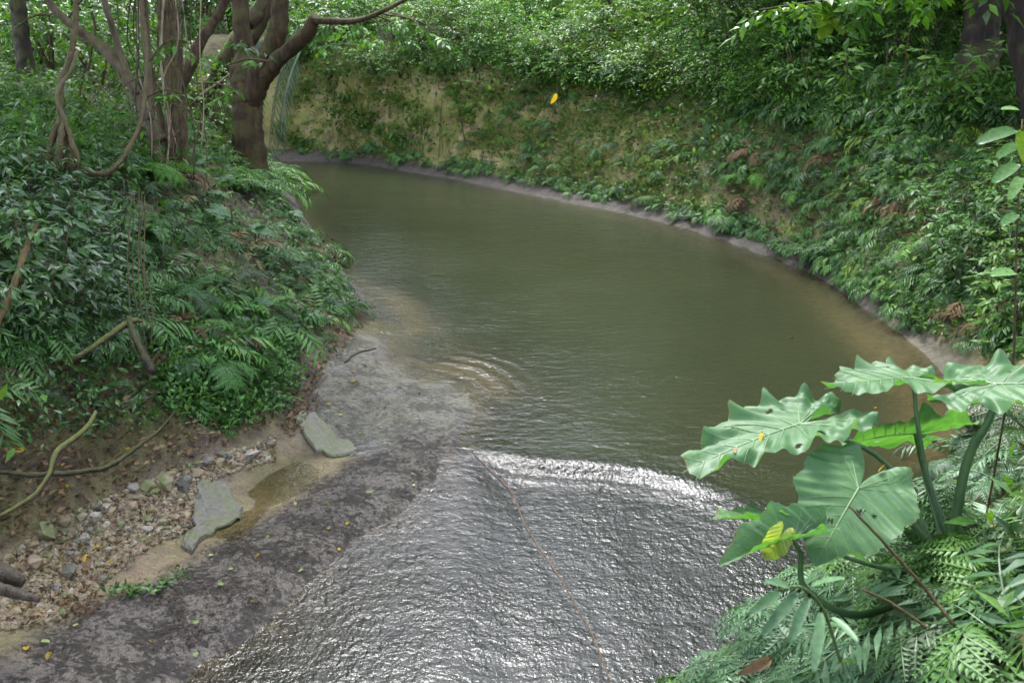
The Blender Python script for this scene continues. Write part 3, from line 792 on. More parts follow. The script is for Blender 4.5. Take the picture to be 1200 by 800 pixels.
def add_crown(root, base, at, rad, mat, k, squash=1.0):
    m3 = rot_z(random.uniform(0, 6.28)) @ np.diag([rad, rad, rad * squash])
    return link('crown', crown_mesh(k % 4, mat), root, M4(m3, np.array(at, float) - base))

def tree_from_px(name, label, limbs, bark, crowns, group=None, cat='tree', wob=.05, lump=.12):
    p0, r0 = px_path(limbs[0]); gz = float(zground(p0[0][0], p0[0][1]))
    while len(p0) > 2 and p0[1][2] < gz + .25: p0, r0 = p0[1:], r0[1:]
    foot = np.array([[p0[0][0], p0[0][1], gz - .25], [p0[0][0], p0[0][1], gz + .12]]); base = foot[1]
    if p0[0][2] > gz + .3: pp_, rr_ = np.vstack([foot, p0]), np.concatenate([[r0[0] * 1.35, r0[0] * 1.12], r0])
    else: pp_, rr_ = np.vstack([foot[:1], p0[1:]]), np.concatenate([[r0[0] * 1.3], r0[1:]])
    o = thing(name, label, cat, base, group)
    for i, l in enumerate(limbs):
        add_limb(o, base, l, bark, 'trunk' if i == 0 else 'limb', 14 if i == 0 else 10, wob, lump, seed=i * 7 + len(label), sub=7, extend=(pp_, rr_) if i == 0 else None)
    for i, (at, rad, mat) in enumerate(crowns):
        add_crown(o, base, at, rad, mat, i + len(label))
    return o

T = 19.2
tree_from_px('forked_tree', 'stout reddish brown tree forking into three limbs above the left bank where the stream bends', [
    [(291, 196, T, 19.6), (291, 160, T, 17.0), (290, 120, T, 17.8), (290, 92, T, 19.6), (287, 60, T, 11.9), (282, 20, T, 10.2), (277, -60, T, 9.3), (262, -180, T, 6.8), (250, -260, T, 4.2)],
    [(292, 132, T, 12.8), (303, 86, T - .3, 12.8), (319, 55, T - .5, 11.9), (327, 22, T - .6, 10.2), (333, -40, T - .7, 8.5), (352, -150, T - .6, 6.0)],
    [(293, 126, T, 11.9), (303, 98, T - .2, 11.9), (322, 74, T - .5, 10.2), (344, 55, T - .9, 8.9), (360, 38, T - 1.1, 8.5), (369, 20, T - 1.3, 6.8)],
    [(368, 24, T - 1.3, 4.2), (392, 25, T - 1.6, 3.8), (420, 24, T - 1.9, 3.4), (452, 12, T - 2.2, 2.5), (490, -8, T - 2.4, 1.7)],
    [(291, 30, T + .1, 6.8), (303, 14, T + .3, 6.8), (312, -20, T + .5, 6.0), (330, -110, T + .8, 4.2)]],
    BK['brown'], [((-7.2, 20, 11.5), 3.2, 'canopy'), ((-5.0, 18.3, 12), 2.0, 'canopy'), ((-8.3, 19.5, 10), 2.6, 'canopy')], wob=.05, lump=.13)
tree_from_px('leaning_tree', 'mossy trunk leaning to the right behind the forked brown tree', [
    [(220, 150, 23.5, 12), (230, 122, 23.5, 12), (250, 94, 23.5, 12), (274, 62, 23.3, 13), (298, 30, 23, 13), (322, -20, 22.8, 12), (350, -120, 22.5, 9)]],
    BK['moss'], [((-7.5, 25, 10.5), 2.6, 'canopy')])
tree_from_px('vine_covered_tree', 'tree trunk wrapped in brown hanging roots behind the liana loop', [
    [(207, 205, 14.5, 12), (206, 150, 14.5, 11), (205, 100, 14.5, 10), (201, 50, 14.5, 10), (196, 0, 14.5, 10), (190, -120, 14.5, 9), (180, -260, 14.5, 6)],
    [(203, 120, 14.3, 6), (222, 82, 14, 6), (236, 48, 13.8, 6), (258, 12, 13.6, 5.5), (285, -60, 13.2, 4)],
    [(198, 170, 14.3, 4), (186, 130, 14.2, 4), (172, 60, 14.1, 4), (164, -30, 14, 4)],
    [(210, 185, 14.4, 5), (200, 160, 14.2, 4.5), (160, 176, 13.6, 4), (120, 182, 13.2, 3)]] + [[(198 + 4 * math.sin(k * 2.3), 200, 14.1, 2), (207 + 12 * math.sin(k * 1.7), 150, 14.0, 2), (203 + 11 * math.sin(k * 2.9 + 1), 95, 14.0, 1.8), (200 + 11 * math.sin(k * 1.3 + 2), 40, 14.0, 1.6), (197 + 9 * math.sin(k * 2.1), -30, 14.1, 1.4)] for k in range(9)],
    BK['vine'], [((-6.5, 13.5, 9.5), 2.8, 'canopy'), ((-4.3, 15, 9.8), 2.2, 'canopy')], wob=.10, lump=.25)
tree_from_px('tangled_tree', 'thin tree with a diagonal brown limb among hanging roots on the left bank', [
    [(186, 195, 13.4, 5), (178, 150, 13.4, 6), (162, 115, 13.4, 7), (142, 78, 13.4, 7), (112, 50, 13.4, 6), (88, 32, 13.3, 5), (60, 5, 13.2, 4), (20, -70, 13, 3)],
    [(160, 110, 13.3, 4), (140, 60, 13.3, 4), (128, 20, 13.2, 3.5), (110, -40, 13.2, 3)],
    [(176, 140, 13.3, 4), (174, 80, 13.3, 3.5), (167, 20, 13.2, 3.5), (160, -60, 13.1, 3)]],
    BK['grey'], [((-7.5, 12.5, 8.6), 2.4, 'canopy')], wob=.10, lump=.2)
tree_from_px('dark_tree', 'dark ivy wrapped trunk at the far upper left behind the ferns', [
    [(34, 95, 19.5, 12), (29, 70, 19.5, 10), (24, 30, 19.5, 9), (18, -40, 19.5, 9), (10, -180, 19.5, 7)]],
    BK['dark'], [((-10.5, 19, 9), 3.2, 'canopy')])
tree_from_px('shaded_tree', 'broad dark trunk standing in deep shade above the right bank', [
    [(1130, 150, 15.5, 34), (1140, 118, 15.5, 24), (1147, 60, 15.5, 21), (1152, 0, 15.5, 21), (1160, -150, 15.5, 17), (1166, -300, 15.5, 11)]],
    BK['dark'], [((8.6, 18.5, 8.2), 4.2, 'canopy'), ((5.8, 20.5, 7.4), 3.0, 'canopy'), ((11, 16, 7.6), 3.6, 'canopy'), ((8.5, 23, 7.5), 3.8, 'canopy'), ((12.5, 21, 8), 4, 'canopy')])
tree_from_px('edge_tree', 'dark leaning trunk cut by the right edge above the bank', [
    [(1222, 140, 13.5, 20), (1206, 70, 13.5, 17), (1192, 10, 13.5, 17), (1178, -60, 13.5, 16), (1150, -220, 13.5, 11)]],
    BK['dark'], [((8.2, 14, 8.6), 3.0, 'canopy'), ((10, 12, 8), 2.6, 'canopy')])
for nm, lab, bx, by, t, rpx, tx, mt in [
        ('back_tree', 'dark thick trunk behind the brush straight above the mossy bank', 500, 66, 27.6, 15, 488, 'dark'),
        ('back_tree', 'slim dark trunk leaning left above the pale bush', 722, 60, 24.4, 7, 708, 'dark'),
        ('back_tree', 'thin brown trunk standing just beside the thick dark back trunk', 545, 60, 27.5, 4, 548, 'vine'),
        ('back_tree', 'dim trunk in the shaded thicket above the middle of the right slope', 845, 100, 22.5, 9, 850, 'dark'),
        ('back_tree', 'slender dark trunk in shade left of the broad dark trunk', 1000, 118, 19, 6, 1006, 'dark'),
        ('back_tree', 'narrow dim trunk beside a pale sapling in the right thicket', 935, 112, 20, 5, 930, 'dark')]:
    tree_from_px(nm, lab, [[(bx, by + 12, t, rpx * 1.3), (bx - 1, by - 20, t, rpx), (tx, 0, t, rpx * .95), (tx + (tx - bx) * 2, -120, t, rpx * .8), (tx + (tx - bx) * 3, -230, t, rpx * .5)]],
                 BK[mt], [(P(tx, -330, t + 5), 3.2, 'canopy')], 'trunks behind the far bank')

# woods beyond: tall trees with crowns down to the brush
tk = 0
for row, (t0, n, h0) in enumerate([(37, 13, 13.0), (48, 13, 16.0)]):
    for k in range(n):
        t = t0 + random.uniform(-3, 3); pxx = -260 + 1720 * (k + .5 * (row % 2) + random.uniform(-.25, .25)) / (n - 1)
        X = (pxx - 600) / F * t; Y = t * 1.0
        if row == 0 and abs(X + .5) < 6: continue
        zb = float(zground(X, Y)); h = h0 * random.uniform(.85, 1.08)
        base = np.array([X, Y, zb - .2])
        o = thing('forest_tree', ['tall leafy forest tree in the wall of trees beyond the far bank', 'taller back row forest tree closing the view beyond the far bank'][row], 'tree', base,
                  ['front row of the forest beyond the bank', 'back row of the forest beyond the bank'][row])
        p = np.array([[X, Y, zb - .2], [X + random.uniform(-.3, .3), Y, zb + h * .3], [X + random.uniform(-.6, .6), Y, zb + h * .6], [X + random.uniform(-.6, .6), Y, zb + h * .9]])
        V, Fa = tube(p, [.28, .22, .16, .05], 8, 4, .05, .12, k)
        link('trunk', mesh('trunk', V - base, Fa, BK['dark'], True), o)
        for q, (zf, rd) in enumerate([(.26, 2.7), (.5, 3.4), (.76, 2.8)]):
            add_crown(o, base, (X + random.uniform(-1.2, 1.2), Y + random.uniform(-1, 1), zb + h * zf), rd * random.uniform(.9, 1.2), 'canopy' if (k + q) % 3 else 'shrub', tk, 1.05); tk += 1

# trees on both banks beside and behind the bridge: their crowns close over the stream and shade its banks
for k, (X, Y, h, cr) in enumerate([(-7.5, 2.5, 9.5, 3.6), (-9.5, 7.5, 10.5, 4.2), (-6.5, -4, 10, 4), (-12, 13, 11, 4.4), (7.8, 3, 9.5, 3.8), (9.8, 9.2, 10, 4.2), (6.5, -3.5, 10, 4), (-2.5, -9, 11, 4.4), (3.5, -9.5, 11, 4.4), (-13, 3, 10, 4.4), (13, 6, 10.5, 4.6)]):
    base = ground_at(X, Y) - [0, 0, .2]; o = thing('streamside_tree', 'tall tree on the %s bank %s the footbridge whose crown hangs over the stream' % ('left' if X < 0 else 'right', 'behind' if Y < 0 else 'beside'), 'tree', base, 'trees closing over the stream')
    V, Fa = tube([base, base + [.2, 0, h * .35], base + [-.1, .2, h * .7], base + [0, 0, h]], [.3, .24, .2, .08], 9, 4, .06, .12, k); link('trunk', mesh('trunk', V - base, Fa, BK['brown'], True), o)
    for q, (dx, dy, dz, f_) in enumerate([(0, 0, 0, 1), (-.55 * np.sign(X) * cr, .4 * cr, -.6, .75), (.3 * cr, -.6 * cr, -.9, .75)]):
        add_crown(o, base, base + [dx, dy, h + dz], cr * f_, 'canopy', k + q, .7)

# ------------------------------------------------------------------ lianas, hanging roots
TWM = {}
def liana(name, label, pts, bark, group=None, sides=7, wob=.06, lump=.15, seed=0, cat='vine', sub=6):
    p, r = px_path(pts); V, Fa = tube(p, r, sides, sub, wob, lump, seed)
    o = link(name, mesh(name, V - p[0], Fa, bark, True)); o.location = p[0]
    return tag(o, label, cat, group)
liana('liana', 'thick sagging liana looping low between the two vine stems on the left bank',
      [(74, 140, 11.2, 2.6), (80, 160, 11.1, 2.6), (87, 184, 11, 2.8), (102, 200, 10.9, 3.2), (122, 204, 10.9, 3.0), (138, 192, 11, 2.8), (152, 172, 11.2, 3.0), (164, 145, 11.4, 2.7), (170, 110, 11.6, 2.5), (172, 60, 11.8, 2.4), (166, 10, 12, 2.2), (158, -70, 12, 2.0)], BK['vine'], lump=.2)
liana('liana', 'twisted dark woody stem hanging at upper left down to the root mound',
      [(90, -60, 11.6, 3.0), (89, 0, 11.5, 3.0), (88, 35, 11.5, 3.2), (82, 68, 11.4, 3.8), (71, 98, 11.3, 4.1), (70, 122, 11.2, 4.5), (73, 145, 11.2, 5.2), (70, 175, 11.2, 4.5), (62, 200, 11.2, 3.0)], BK['vine'], lump=.3)
liana('liana', 'second strand braided beside the twisted dark stem at upper left',
      [(91, 60, 11.3, 2.2), (84, 82, 11.2, 2.2), (70, 102, 11.1, 2.5), (67, 120, 11.0, 2.2), (76, 140, 11.0, 2.5), (78, 165, 11, 2.4)], BK['grey'])
for k in range(16):
    x0 = random.uniform(40, 290); y0 = random.uniform(-20, 120); t = random.uniform(12, 17); a = random.uniform(-70, 70); b = random.uniform(-50, 40)
    pts = [(x0, y0, t, 1.3), (x0 + a * .5, y0 + b * .5 - 6, t - .1, 1.1), (x0 + a, y0 + b, t - .2, .6)]
    p, r = px_path(pts); o = thing('leafy_twig', 'thin brown twig with a few leaves crossing the tangle of trunks at upper left', 'twig', p[0], 'leafy twigs in the left tangle')
    V, Fa = tube(p, r, 5, 5, .12, 0, k); link('twig', mesh('twig', V - p[0], Fa, BK['vine'], True), o)
    for q_ in range(3):
        V, Fa, r_ = spray_arrays(6, .34, .16, .065, np.random.default_rng(970 + q_)); u = rng.uniform(.3, 1); an_ = rng.uniform(0, 6.28)
        if ('lt', q_) not in TWM: TWM[('lt', q_)] = mesh('leaf_spray', V, Fa, L['canopy' if q_ else 'fern_bright'], False, r_)
        link('leaf_spray', TWM[('lt', q_)], o, M4(frames(np.array([[math.cos(an_), math.sin(an_), rng.uniform(-.5, .2)]]), np.array([[0, -.2, 1.0]]))[0] * rng.uniform(.7, 1.2), (p[-1] - p[0]) * u))
root = thing('root_mound', 'mound of exposed brown roots below the twisted stem on the left bank', 'roots', P(70, 190, 11.1))
rb = P(70, 190, 11.1)
for k, pts in enumerate([[(72, 140, 11, 4), (60, 165, 10.9, 4), (56, 195, 10.8, 3)], [(74, 142, 11, 4), (70, 170, 10.8, 5), (66, 200, 10.8, 4)], [(76, 145, 11, 4), (86, 172, 10.8, 3.5), (92, 195, 10.8, 2.5)], [(70, 150, 11, 5), (78, 178, 10.9, 7), (82, 200, 10.9, 5)]]):
    add_limb(root, rb, pts, BK['vine'], 'root', 7, .1, .3, k)
for k in range(22):
    x0 = random.choice([random.uniform(150, 225), random.uniform(120, 300), random.uniform(195, 220)]); t = random.uniform(12.4, 14.2)
    y1 = random.uniform(90, 215); bow = random.uniform(-14, 14)
    liana('hanging_root', 'thin aerial root dangling in the tangle round the vine covered tree', [(x0 + bow * .2, -40, t, .8), (x0 + bow, y1 * .35, t, .8), (x0 - bow * .4, y1 * .7, t, .7), (x0 + random.uniform(-6, 6), y1, t - .1, .6)],
          random.choice([BK['vine'], BK['vine'], BK['dry'], BK['dark']]), 'aerial roots hanging in the left tangle', 4, .15, 0, k, 'root', 4)
for k in range(24):
    x0 = random.uniform(60, 260); y0 = random.uniform(70, 190); t = random.uniform(12.5, 13.5)
    a = random.uniform(-40, 40); b = random.uniform(20, 60)
    liana('dry_vine', 'wiry brown vine strand tangled low among the ferns by the liana', [(x0, y0, t, .9), (x0 + a * .4, y0 + b * .2, t - .1, .9), (x0 + a, y0 + b * .7, t - .2, .8), (x0 + a * 1.3, y0 + b, t - .2, .5)], BK['vine'], 'wiry vines in the left tangle', 4, .2, 0, k, 'vine', 4)
liana('bare_twig', 'long pale bare twig slanting in front of the forked brown tree', [(234, 112, 20, 1.2), (262, 93, 19.9, 1.2), (292, 68, 19.8, 1.1), (308, 62, 19.8, .8), (326, 64, 19.8, .5)], BK['dry'], None, 4, .1, 0, 3, 'twig')
liana('dead_branch', 'orange brown rotting branch leaning up the shrubs at the left edge', [(-12, 395, 7.3, 4), (8, 355, 7.5, 4.5), (22, 318, 7.7, 4), (34, 282, 8, 3.2), (44, 262, 8.1, 2.5)], BK['orange'], None, 8, .12, .25, 5, 'branch')
liana('dead_branch', 'mossy broken branch slanting across the middle of the left bank', [(72, 430, 7.9, 2.5), (100, 412, 8, 3.5), (130, 392, 8.15, 4), (155, 376, 8.3, 3.5), (166, 376, 8.4, 2)], BK['moss'], None, 7, .1, .2, 8, 'branch')
liana('dead_branch', 'upright dark broken stem standing in the middle of the left bank', [(150, 372, 8.3, 3), (158, 395, 8.1, 4.5), (168, 415, 8, 5), (180, 437, 7.9, 5)], BK['dark'], None, 7, .1, .25, 9, 'branch')
liana('curved_root', 'pale green curved root arching down the bare dirt bank', [(112, 482, 7.0, 2), (104, 498, 6.9, 3.2), (84, 516, 6.8, 3.6), (66, 530, 6.7, 3.6), (58, 556, 6.6, 3.4), (38, 582, 6.5, 3), (0, 605, 6.4, 2.5)], BK['moss'], None, 7, .08, .15, 10, 'root')
liana('curved_root', 'dark root running along the foot of the dirt bank', [(-5, 552, 6.9, 2.4), (40, 556, 6.85, 3), (90, 553, 6.9, 3.4), (130, 545, 7.1, 3), (162, 522, 7.4, 2.4), (185, 505, 7.6, 1.6), (205, 482, 7.9, 1)], BK['dark'], None, 7, .12, .2, 12, 'root')
for k in range(6):
    x0 = random.uniform(150, 175); t = 9.0
    liana('hanging_root', 'dry brown creeper strand hanging in the gap in the left bank ferns', [(x0, random.uniform(215, 240), t + .3, .5), (x0 + random.uniform(-8, 8), 290, t, .8), (x0 + random.uniform(-8, 12), 350, t - .4, .8), (x0 + random.uniform(-10, 20), random.uniform(385, 430), t - .7, .5)], random.choice([BK['vine'], BK['dark']]), 'dry creepers down the left bank gap', 4, .2, 0, k + 40, 'root', 4)
for x0, y0, x1, y1 in [(517, 95, 522, 190), (521, 120, 516, 195), (540, 130, 551, 180), (537, 110, 548, 172), (430, 160, 441, 190), (405, 158, 430, 188), (412, 165, 420, 186), (478, 165, 486, 182)]:
    q, t, ok = hit(np.array([x0, (x0 + x1) / 2, x1]), np.array([y0, (y0 + y1) / 2, y1 - 4]))
    q = q + gnormal(q[:, 0], q[:, 1]) * .1
    V, Fa = tube(q, np.array([.008, .013, .006]), 5, 6, 1.2, .2, int(x0))
    o = link('hanging_root', mesh('hanging_root', V - q[0], Fa, BK['vine'], True)); o.location = q[0]
    tag(o, 'brown root trailing down the mossy far bank to the waterline', 'root', 'roots trailing down the far bank')

# ------------------------------------------------------------------ shrubs behind the banks
SHR = {}
def shrub_mesh(k, mat, big):
    key = (k, mat, big)
    if key not in SHR:
        V, Fa, r = foliage_arrays(*( (150, 1, .8, .13, .055, 8, .42) if big else (110, 1, .75, .20, .07, 6, .5)), seed=300 + k + big * 20, hollow=.3, flat=.6)
        SHR[key] = mesh('foliage', V, Fa, L[mat], False, r)
    return SHR[key]
STM = {}
def stems_mesh(k):
    if k not in STM:
        g_ = np.random.default_rng(500 + k); mb = MB()
        for q in range(5):
            a = g_.uniform(0, 6.28); e = np.array([math.cos(a), math.sin(a), 0]) * g_.uniform(.2, .6)
            mb.add(*tube([[0, 0, -.9], e * .4 + [0, 0, -.4], e + [0, 0, .2]], [.035, .025, .01], 5, 3))
        STM[k] = mb.mesh('stems', BK['vine'], True)
    return STM[k]
TONE = {'fern': 'mid green', 'fern_dark': 'dark green', 'fern_bright': 'bright green', 'fern_pale': 'pale grey green', 'glaucous': 'blue grey', 'moss_plant': 'yellow green', 'glossy': 'glossy dark', 'dead': 'withered brown', 'shrub': 'green', 'shrub_pale': 'pale green', 'canopy': 'deep green'}
def across(px_):
    return ['at the left edge', 'left of the forked tree', 'beside the forked tree', 'under the drooping branch', 'behind the mossy wall', 'near the hanging yellow leaf', 'by the pale elephant ears', 'right of the elephant ears', 'left of the dry twigs',
            'by the dry twigs', 'right of the dry twigs', 'before the broad trunk', 'at the right edge'][int(np.searchsorted([90, 255, 350, 440, 540, 640, 740, 830, 920, 1010, 1080, 1150], px_))]
def make_shrub(q, rad, hgt, mat, pxx, group, big=1, name='shrub', cat='shrub'):
    size_ = 'low' if hgt < 1.1 else 'medium' if hgt < 1.7 else 'tall' if hgt < 2.4 else 'towering'
    where_ = {'pale bushes above the far bank': 'above the far bank', 'back brush above the far bank': 'back from the far bank', 'bushes along the brow of the far bank': 'on the far brow', 'second belt of brush far behind the stream': 'far behind', 'shaded thicket above the right slope': 'in thicket shade', 'bushes among the trunks behind the left bank': 'behind the left bank'}[group]
    o = thing(name, f'{size_} {TONE[mat]} {"fine" if big else "broad"} leaved bush {where_} {across(pxx)}', cat, q, group)
    k = random.randrange(3); rz = rot_z(random.uniform(0, 6.28))
    m3 = rz @ np.diag([rad, rad, hgt * .6]); loc = (0, 0, hgt * .52)
    link('foliage', shrub_mesh(k, mat, big), o, M4(m3, loc)); link('stems', stems_mesh(k), o, M4(m3, loc))
    return o
def ground_pt(X, Y): return np.array([X, Y, float(zground(X, Y))])
def tcrest(px_): return float(np.interp(px_, [330, 430, 560, 640, 740, 830, 900, 1000, 1100, 1200], [27.2, 26.6, 24.6, 23.0, 21.2, 19.7, 18.2, 16.4, 15.6, 15.2]))
for k in range(92):                                        # brush along the top of the far bank
    pxx = 330 + 620 * (k % 46 + random.uniform(-.5, .9)) / 46; back = k >= 46
    t = tcrest(pxx) + (random.uniform(2.2, 7) if back else random.uniform(.2, 2.0))
    X = (pxx - 600) / F * t; q = ground_pt(X, t * 1.01)
    pale = 545 < pxx < 750 and back
    rad_ = random.uniform(.8, 1.3) if back else random.uniform(.45, .8)
    make_shrub(q, rad_, rad_ * random.uniform(1.3, 1.9), random.choice(['shrub_pale', 'shrub_pale', 'fern_bright']) if pale else random.choice(['shrub', 'shrub', 'fern_bright', 'canopy', 'shrub_pale']),
               pxx, ('pale bushes above the far bank' if pale else 'back brush above the far bank' if back else 'bushes along the brow of the far bank'), 1 if back or k % 3 else 0)
q, t, pp = scatter([(335, 58), (560, 66), (800, 96), (1010, 122), (1010, 138), (800, 126), (560, 98), (335, 90)], 62)   # low growth at the brow of the bank
for p, (a, b) in zip(q, pp):
    rad_ = random.uniform(.32, .6); make_shrub(p, rad_, rad_ * 1.6, random.choice(['shrub', 'fern_bright', 'moss_plant', 'canopy']), a, 'bushes along the brow of the far bank', random.randint(0, 1))
for k in range(40):                                        # second belt, higher
    pxx = -40 + 1000 * (k + random.uniform(-.3, .7)) / 40; t = random.uniform(31, 41); X = (pxx - 600) / F * t
    make_shrub(ground_pt(X, t), random.uniform(1.1, 1.8), random.uniform(2.0, 3.2), random.choice(['shrub', 'canopy', 'shrub_pale' if 500 < pxx < 780 else 'shrub']), pxx, 'second belt of brush far behind the stream', 1)
for k in range(56):                                        # shaded thicket above the right slope
    pxx = 820 + 430 * (k % 28 + random.uniform(-.4, .8)) / 28; t = tcrest(pxx) + (random.uniform(.8, 3.5) if k < 28 else random.uniform(3.5, 9)); X = (pxx - 600) / F * t
    rad_ = random.uniform(.4, .7) if k < 28 else random.uniform(.8, 1.3)
    if pxx > 1085 and t < 17.5: continue
    make_shrub(ground_pt(X, t * 1.01), rad_, rad_ * random.uniform(1.2, 2.0), random.choice(['shrub', 'glossy', 'canopy', 'glossy']), pxx, 'shaded thicket above the right slope', 0 if k % 2 else 1)
for k in range(16):                                        # behind the left bank
    pxx = -60 + 330 * (k + random.uniform(-.3, .7)) / 16; t = random.uniform(22, 30); X = (pxx - 600) / F * t
    make_shrub(ground_pt(X, t), random.uniform(.8, 1.3), random.uniform(1.4, 2.6), random.choice(['shrub', 'fern_bright', 'canopy']), pxx, 'bushes among the trunks behind the left bank', 1)

# ------------------------------------------------------------------ ferns and seedlings on the banks
ZL_MID = [(150, 205), (310, 200), (345, 245), (398, 305), (404, 355), (370, 395), (300, 425), (230, 435), (150, 405), (135, 300)]
ZL_SHR = [(-20, 215), (150, 215), (140, 330), (150, 405), (-20, 425)]
ZL_LOW = [(170, 410), (330, 385), (352, 440), (325, 485), (255, 505), (185, 480)]
ZL_TOP = [(-20, 60), (200, 66), (225, 150), (290, 195), (210, 205), (-20, 215)]
Z_CL = [(330, 92), (560, 100), (560, 200), (430, 182), (345, 175), (325, 170)]
Z_CM = [(560, 100), (800, 130), (830, 250), (740, 236), (640, 218), (560, 204)]
Z_SL = [(800, 132), (1000, 140), (1215, 135), (1215, 425), (1130, 405), (1075, 372), (1010, 330), (940, 288), (830, 250)]
FORM = {'narrow': 'long fingered', 'sword': 'ladder leaved', 'feather': 'lacy'}
def spot_words(zone, px_, py_):
    z_ = np.array(zone, float); x0, x1 = z_[:, 0].min(), z_[:, 0].max()
    m_ = [(a, b) for a, b in zip(z_, np.roll(z_, -1, 0)) if (a[0] - px_) * (b[0] - px_) <= 0 and a[0] != b[0]]
    yy = sorted(a[1] + (b[1] - a[1]) * (px_ - a[0]) / (b[0] - a[0]) for a, b in m_) or [py_, py_]
    v_ = (py_ - yy[0]) / max(yy[-1] - yy[0], 1); h_ = (px_ - x0) / (x1 - x0)
    return ['topmost', 'high', 'midway', 'low', 'lowest'][min(int(v_ * 5), 4)], ['left end', 'left half', 'middle', 'right half', 'right end'][min(int(h_ * 5), 4)]
def gaps(q, cut): return fbm(q[:, 0] * .9 + 3, q[:, 1] * .9 + q[:, 2] * .8, 71, 3) > cut
def ferns(zone, n, size, kinds, mats, where_, group, nf=(5, 8), name='fern', cut=None):
    q, t, pp = scatter(zone, n)
    if cut is not None: k_ = gaps(q, cut); q, pp = q[k_], pp[k_]
    for p, (a, b) in zip(q, pp):
        s_ = size * random.uniform(.7, 1.3); kd, mt = random.choice(kinds), random.choice(mats); v_, h_ = spot_words(zone, a, b)
        big_ = 'small' if s_ < size * .88 else 'large' if s_ > size * 1.12 else 'medium'
        make_fern(p, s_, kd, mt, f'{big_} {TONE[mt]} {FORM[kd]} {"tuft" if name == "wall_tuft" else "fern"} {v_} on the {where_}, {h_}', group, random.randint(*nf), name)
ferns(ZL_MID, 88, .50, ['narrow', 'narrow', 'sword', 'feather'], ['fern', 'fern', 'fern_dark', 'fern_pale', 'fern_bright', 'fern', 'fern_dark', 'dead'], 'left bank fern cover', 'ferns on the left bank', cut=-.13)
ferns([(250, 160), (322, 176), (338, 215), (300, 212), (255, 198)], 26, .6, ['narrow', 'sword'], ['fern', 'fern_bright'], 'brow by the forked tree', 'ferns before the forked tree')
ferns([(248, 198), (332, 200), (338, 228), (250, 226)], 14, .8, ['narrow', 'sword'], ['fern', 'fern_bright'], 'forked tree foot', 'ferns at the foot of the forked tree')
ferns(ZL_LOW, 26, .26, ['narrow', 'sword'], ['fern', 'fern_bright'], 'lower left bank', 'small ferns above the mud shelf')
ferns([(0, 405), (175, 400), (185, 480), (130, 500), (0, 470)], 13, .34, ['narrow', 'sword'], ['fern_dark', 'fern'], 'bare dirt bank', 'ferns straggling down the dirt bank', (3, 6))
ferns(ZL_TOP, 44, .60, ['sword', 'narrow', 'feather'], ['fern_bright', 'fern', 'fern_bright'], 'ground under the left trees', 'ferns under the left trees')
ferns(Z_CM, 42, .42, ['narrow', 'sword'], ['fern', 'moss_plant', 'fern'], 'steep middle far bank', 'ferns on the middle of the far bank')
ferns(Z_SL, 150, .43, ['narrow', 'narrow', 'feather', 'sword'], ['fern', 'fern', 'fern_dark', 'fern_pale', 'fern_bright', 'moss_plant', 'fern', 'fern_dark', 'dead'], 'right hand slope', 'ferns on the right slope', (4, 8), cut=-.09)
ferns(Z_CL, 60, .34, ['narrow', 'sword'], ['moss_plant', 'fern', 'moss_plant'], 'bare mossy far bank', 'tufts on the mossy bank', (4, 6), 'wall_tuft')

def cover(zone, n, size, kind, mat, name, label, nf=5, cut=None):
    q, t, pp = scatter(zone, n)
    if cut is not None: q = q[gaps(q, cut)]
    V, Fa, r = fern_soup(q, size, kind, nf); stuff(name, V, Fa, r, L[mat], label)
cover(ZL_MID, 150, .30, 'narrow', 'fern_dark', 'undergrowth', 'low dark ferns filling between the left bank ferns', cut=-.16)
cover(ZL_SHR, 90, .36, 'narrow', 'fern_dark', 'undergrowth', 'low dark ferns under the left bank saplings')
cover(ZL_TOP, 230, .45, 'sword', 'fern_bright', 'undergrowth', 'bright fern carpet under the left bank trees')
cover(Z_SL, 300, .32, 'narrow', 'fern', 'undergrowth', 'low fern cover over the right slope', cut=-.05)
cover(Z_SL, 160, .28, 'sword', 'shrub', 'undergrowth', 'low fine leaved plants over the right slope', cut=-.06)
cover(Z_CM, 165, .26, 'narrow', 'moss_plant', 'undergrowth', 'low plants over the middle of the far bank')
cover([(840, 60), (1215, 62), (1215, 142), (1000, 142), (840, 128)], 300, .55, 'narrow', 'fern_dark', 'undergrowth', 'dark ferns on the shaded ground behind the slope brow')
def seedlings(zone, n, mat, name, label, nl=7, ln=.09, wd=.42, spread=.07, lift=.16, clump=None):
    q, t, pp = scatter(zone, n)
    if clump is not None: q = q[fbm(q[:, 0] * 1.3 + q[:, 2] * .7, q[:, 1] * .5 + q[:, 2] * 1.9, 31, 3) > clump]
    nr = gnormal(q[:, 0], q[:, 1])
    V, Fa, r = leaf_soup(q, nr, nl, ln, wd, spread, lift); stuff(name, V, Fa, r, L[mat], label)
seedlings(ZL_LOW, 520, 'fern', 'ground_cover_leaves', 'small leafy seedlings covering the lower left bank', 8, .075)
seedlings(ZL_MID, 420, 'fern', 'ground_cover_leaves', 'small leaves between the ferns of the left bank')
seedlings(ZL_SHR, 420, 'glossy', 'ground_cover_leaves', 'small glossy leaves under the left saplings', 8, .10, .34)
seedlings([(-20, 400), (175, 395), (190, 500), (-20, 520)], 230, 'glossy', 'ground_cover_leaves', 'scattered seedlings on the bare dirt of the left bank', 6, .08)
seedlings(ZL_TOP, 700, 'shrub', 'ground_cover_leaves', 'leafy ground cover under the left trees', 7, .13, .4, .12, .25)
seedlings(Z_CL, 1300, 'moss_plant', 'ground_cover_leaves', 'tiny plants rooted over the mossy far bank', 7, .12, .42, .10, .12, .03)
seedlings(Z_CL, 520, 'moss_plant', 'ground_cover_leaves', 'tiny yellow green plants scattered over the whole mossy bank', 5, .09, .5, .07, .07)
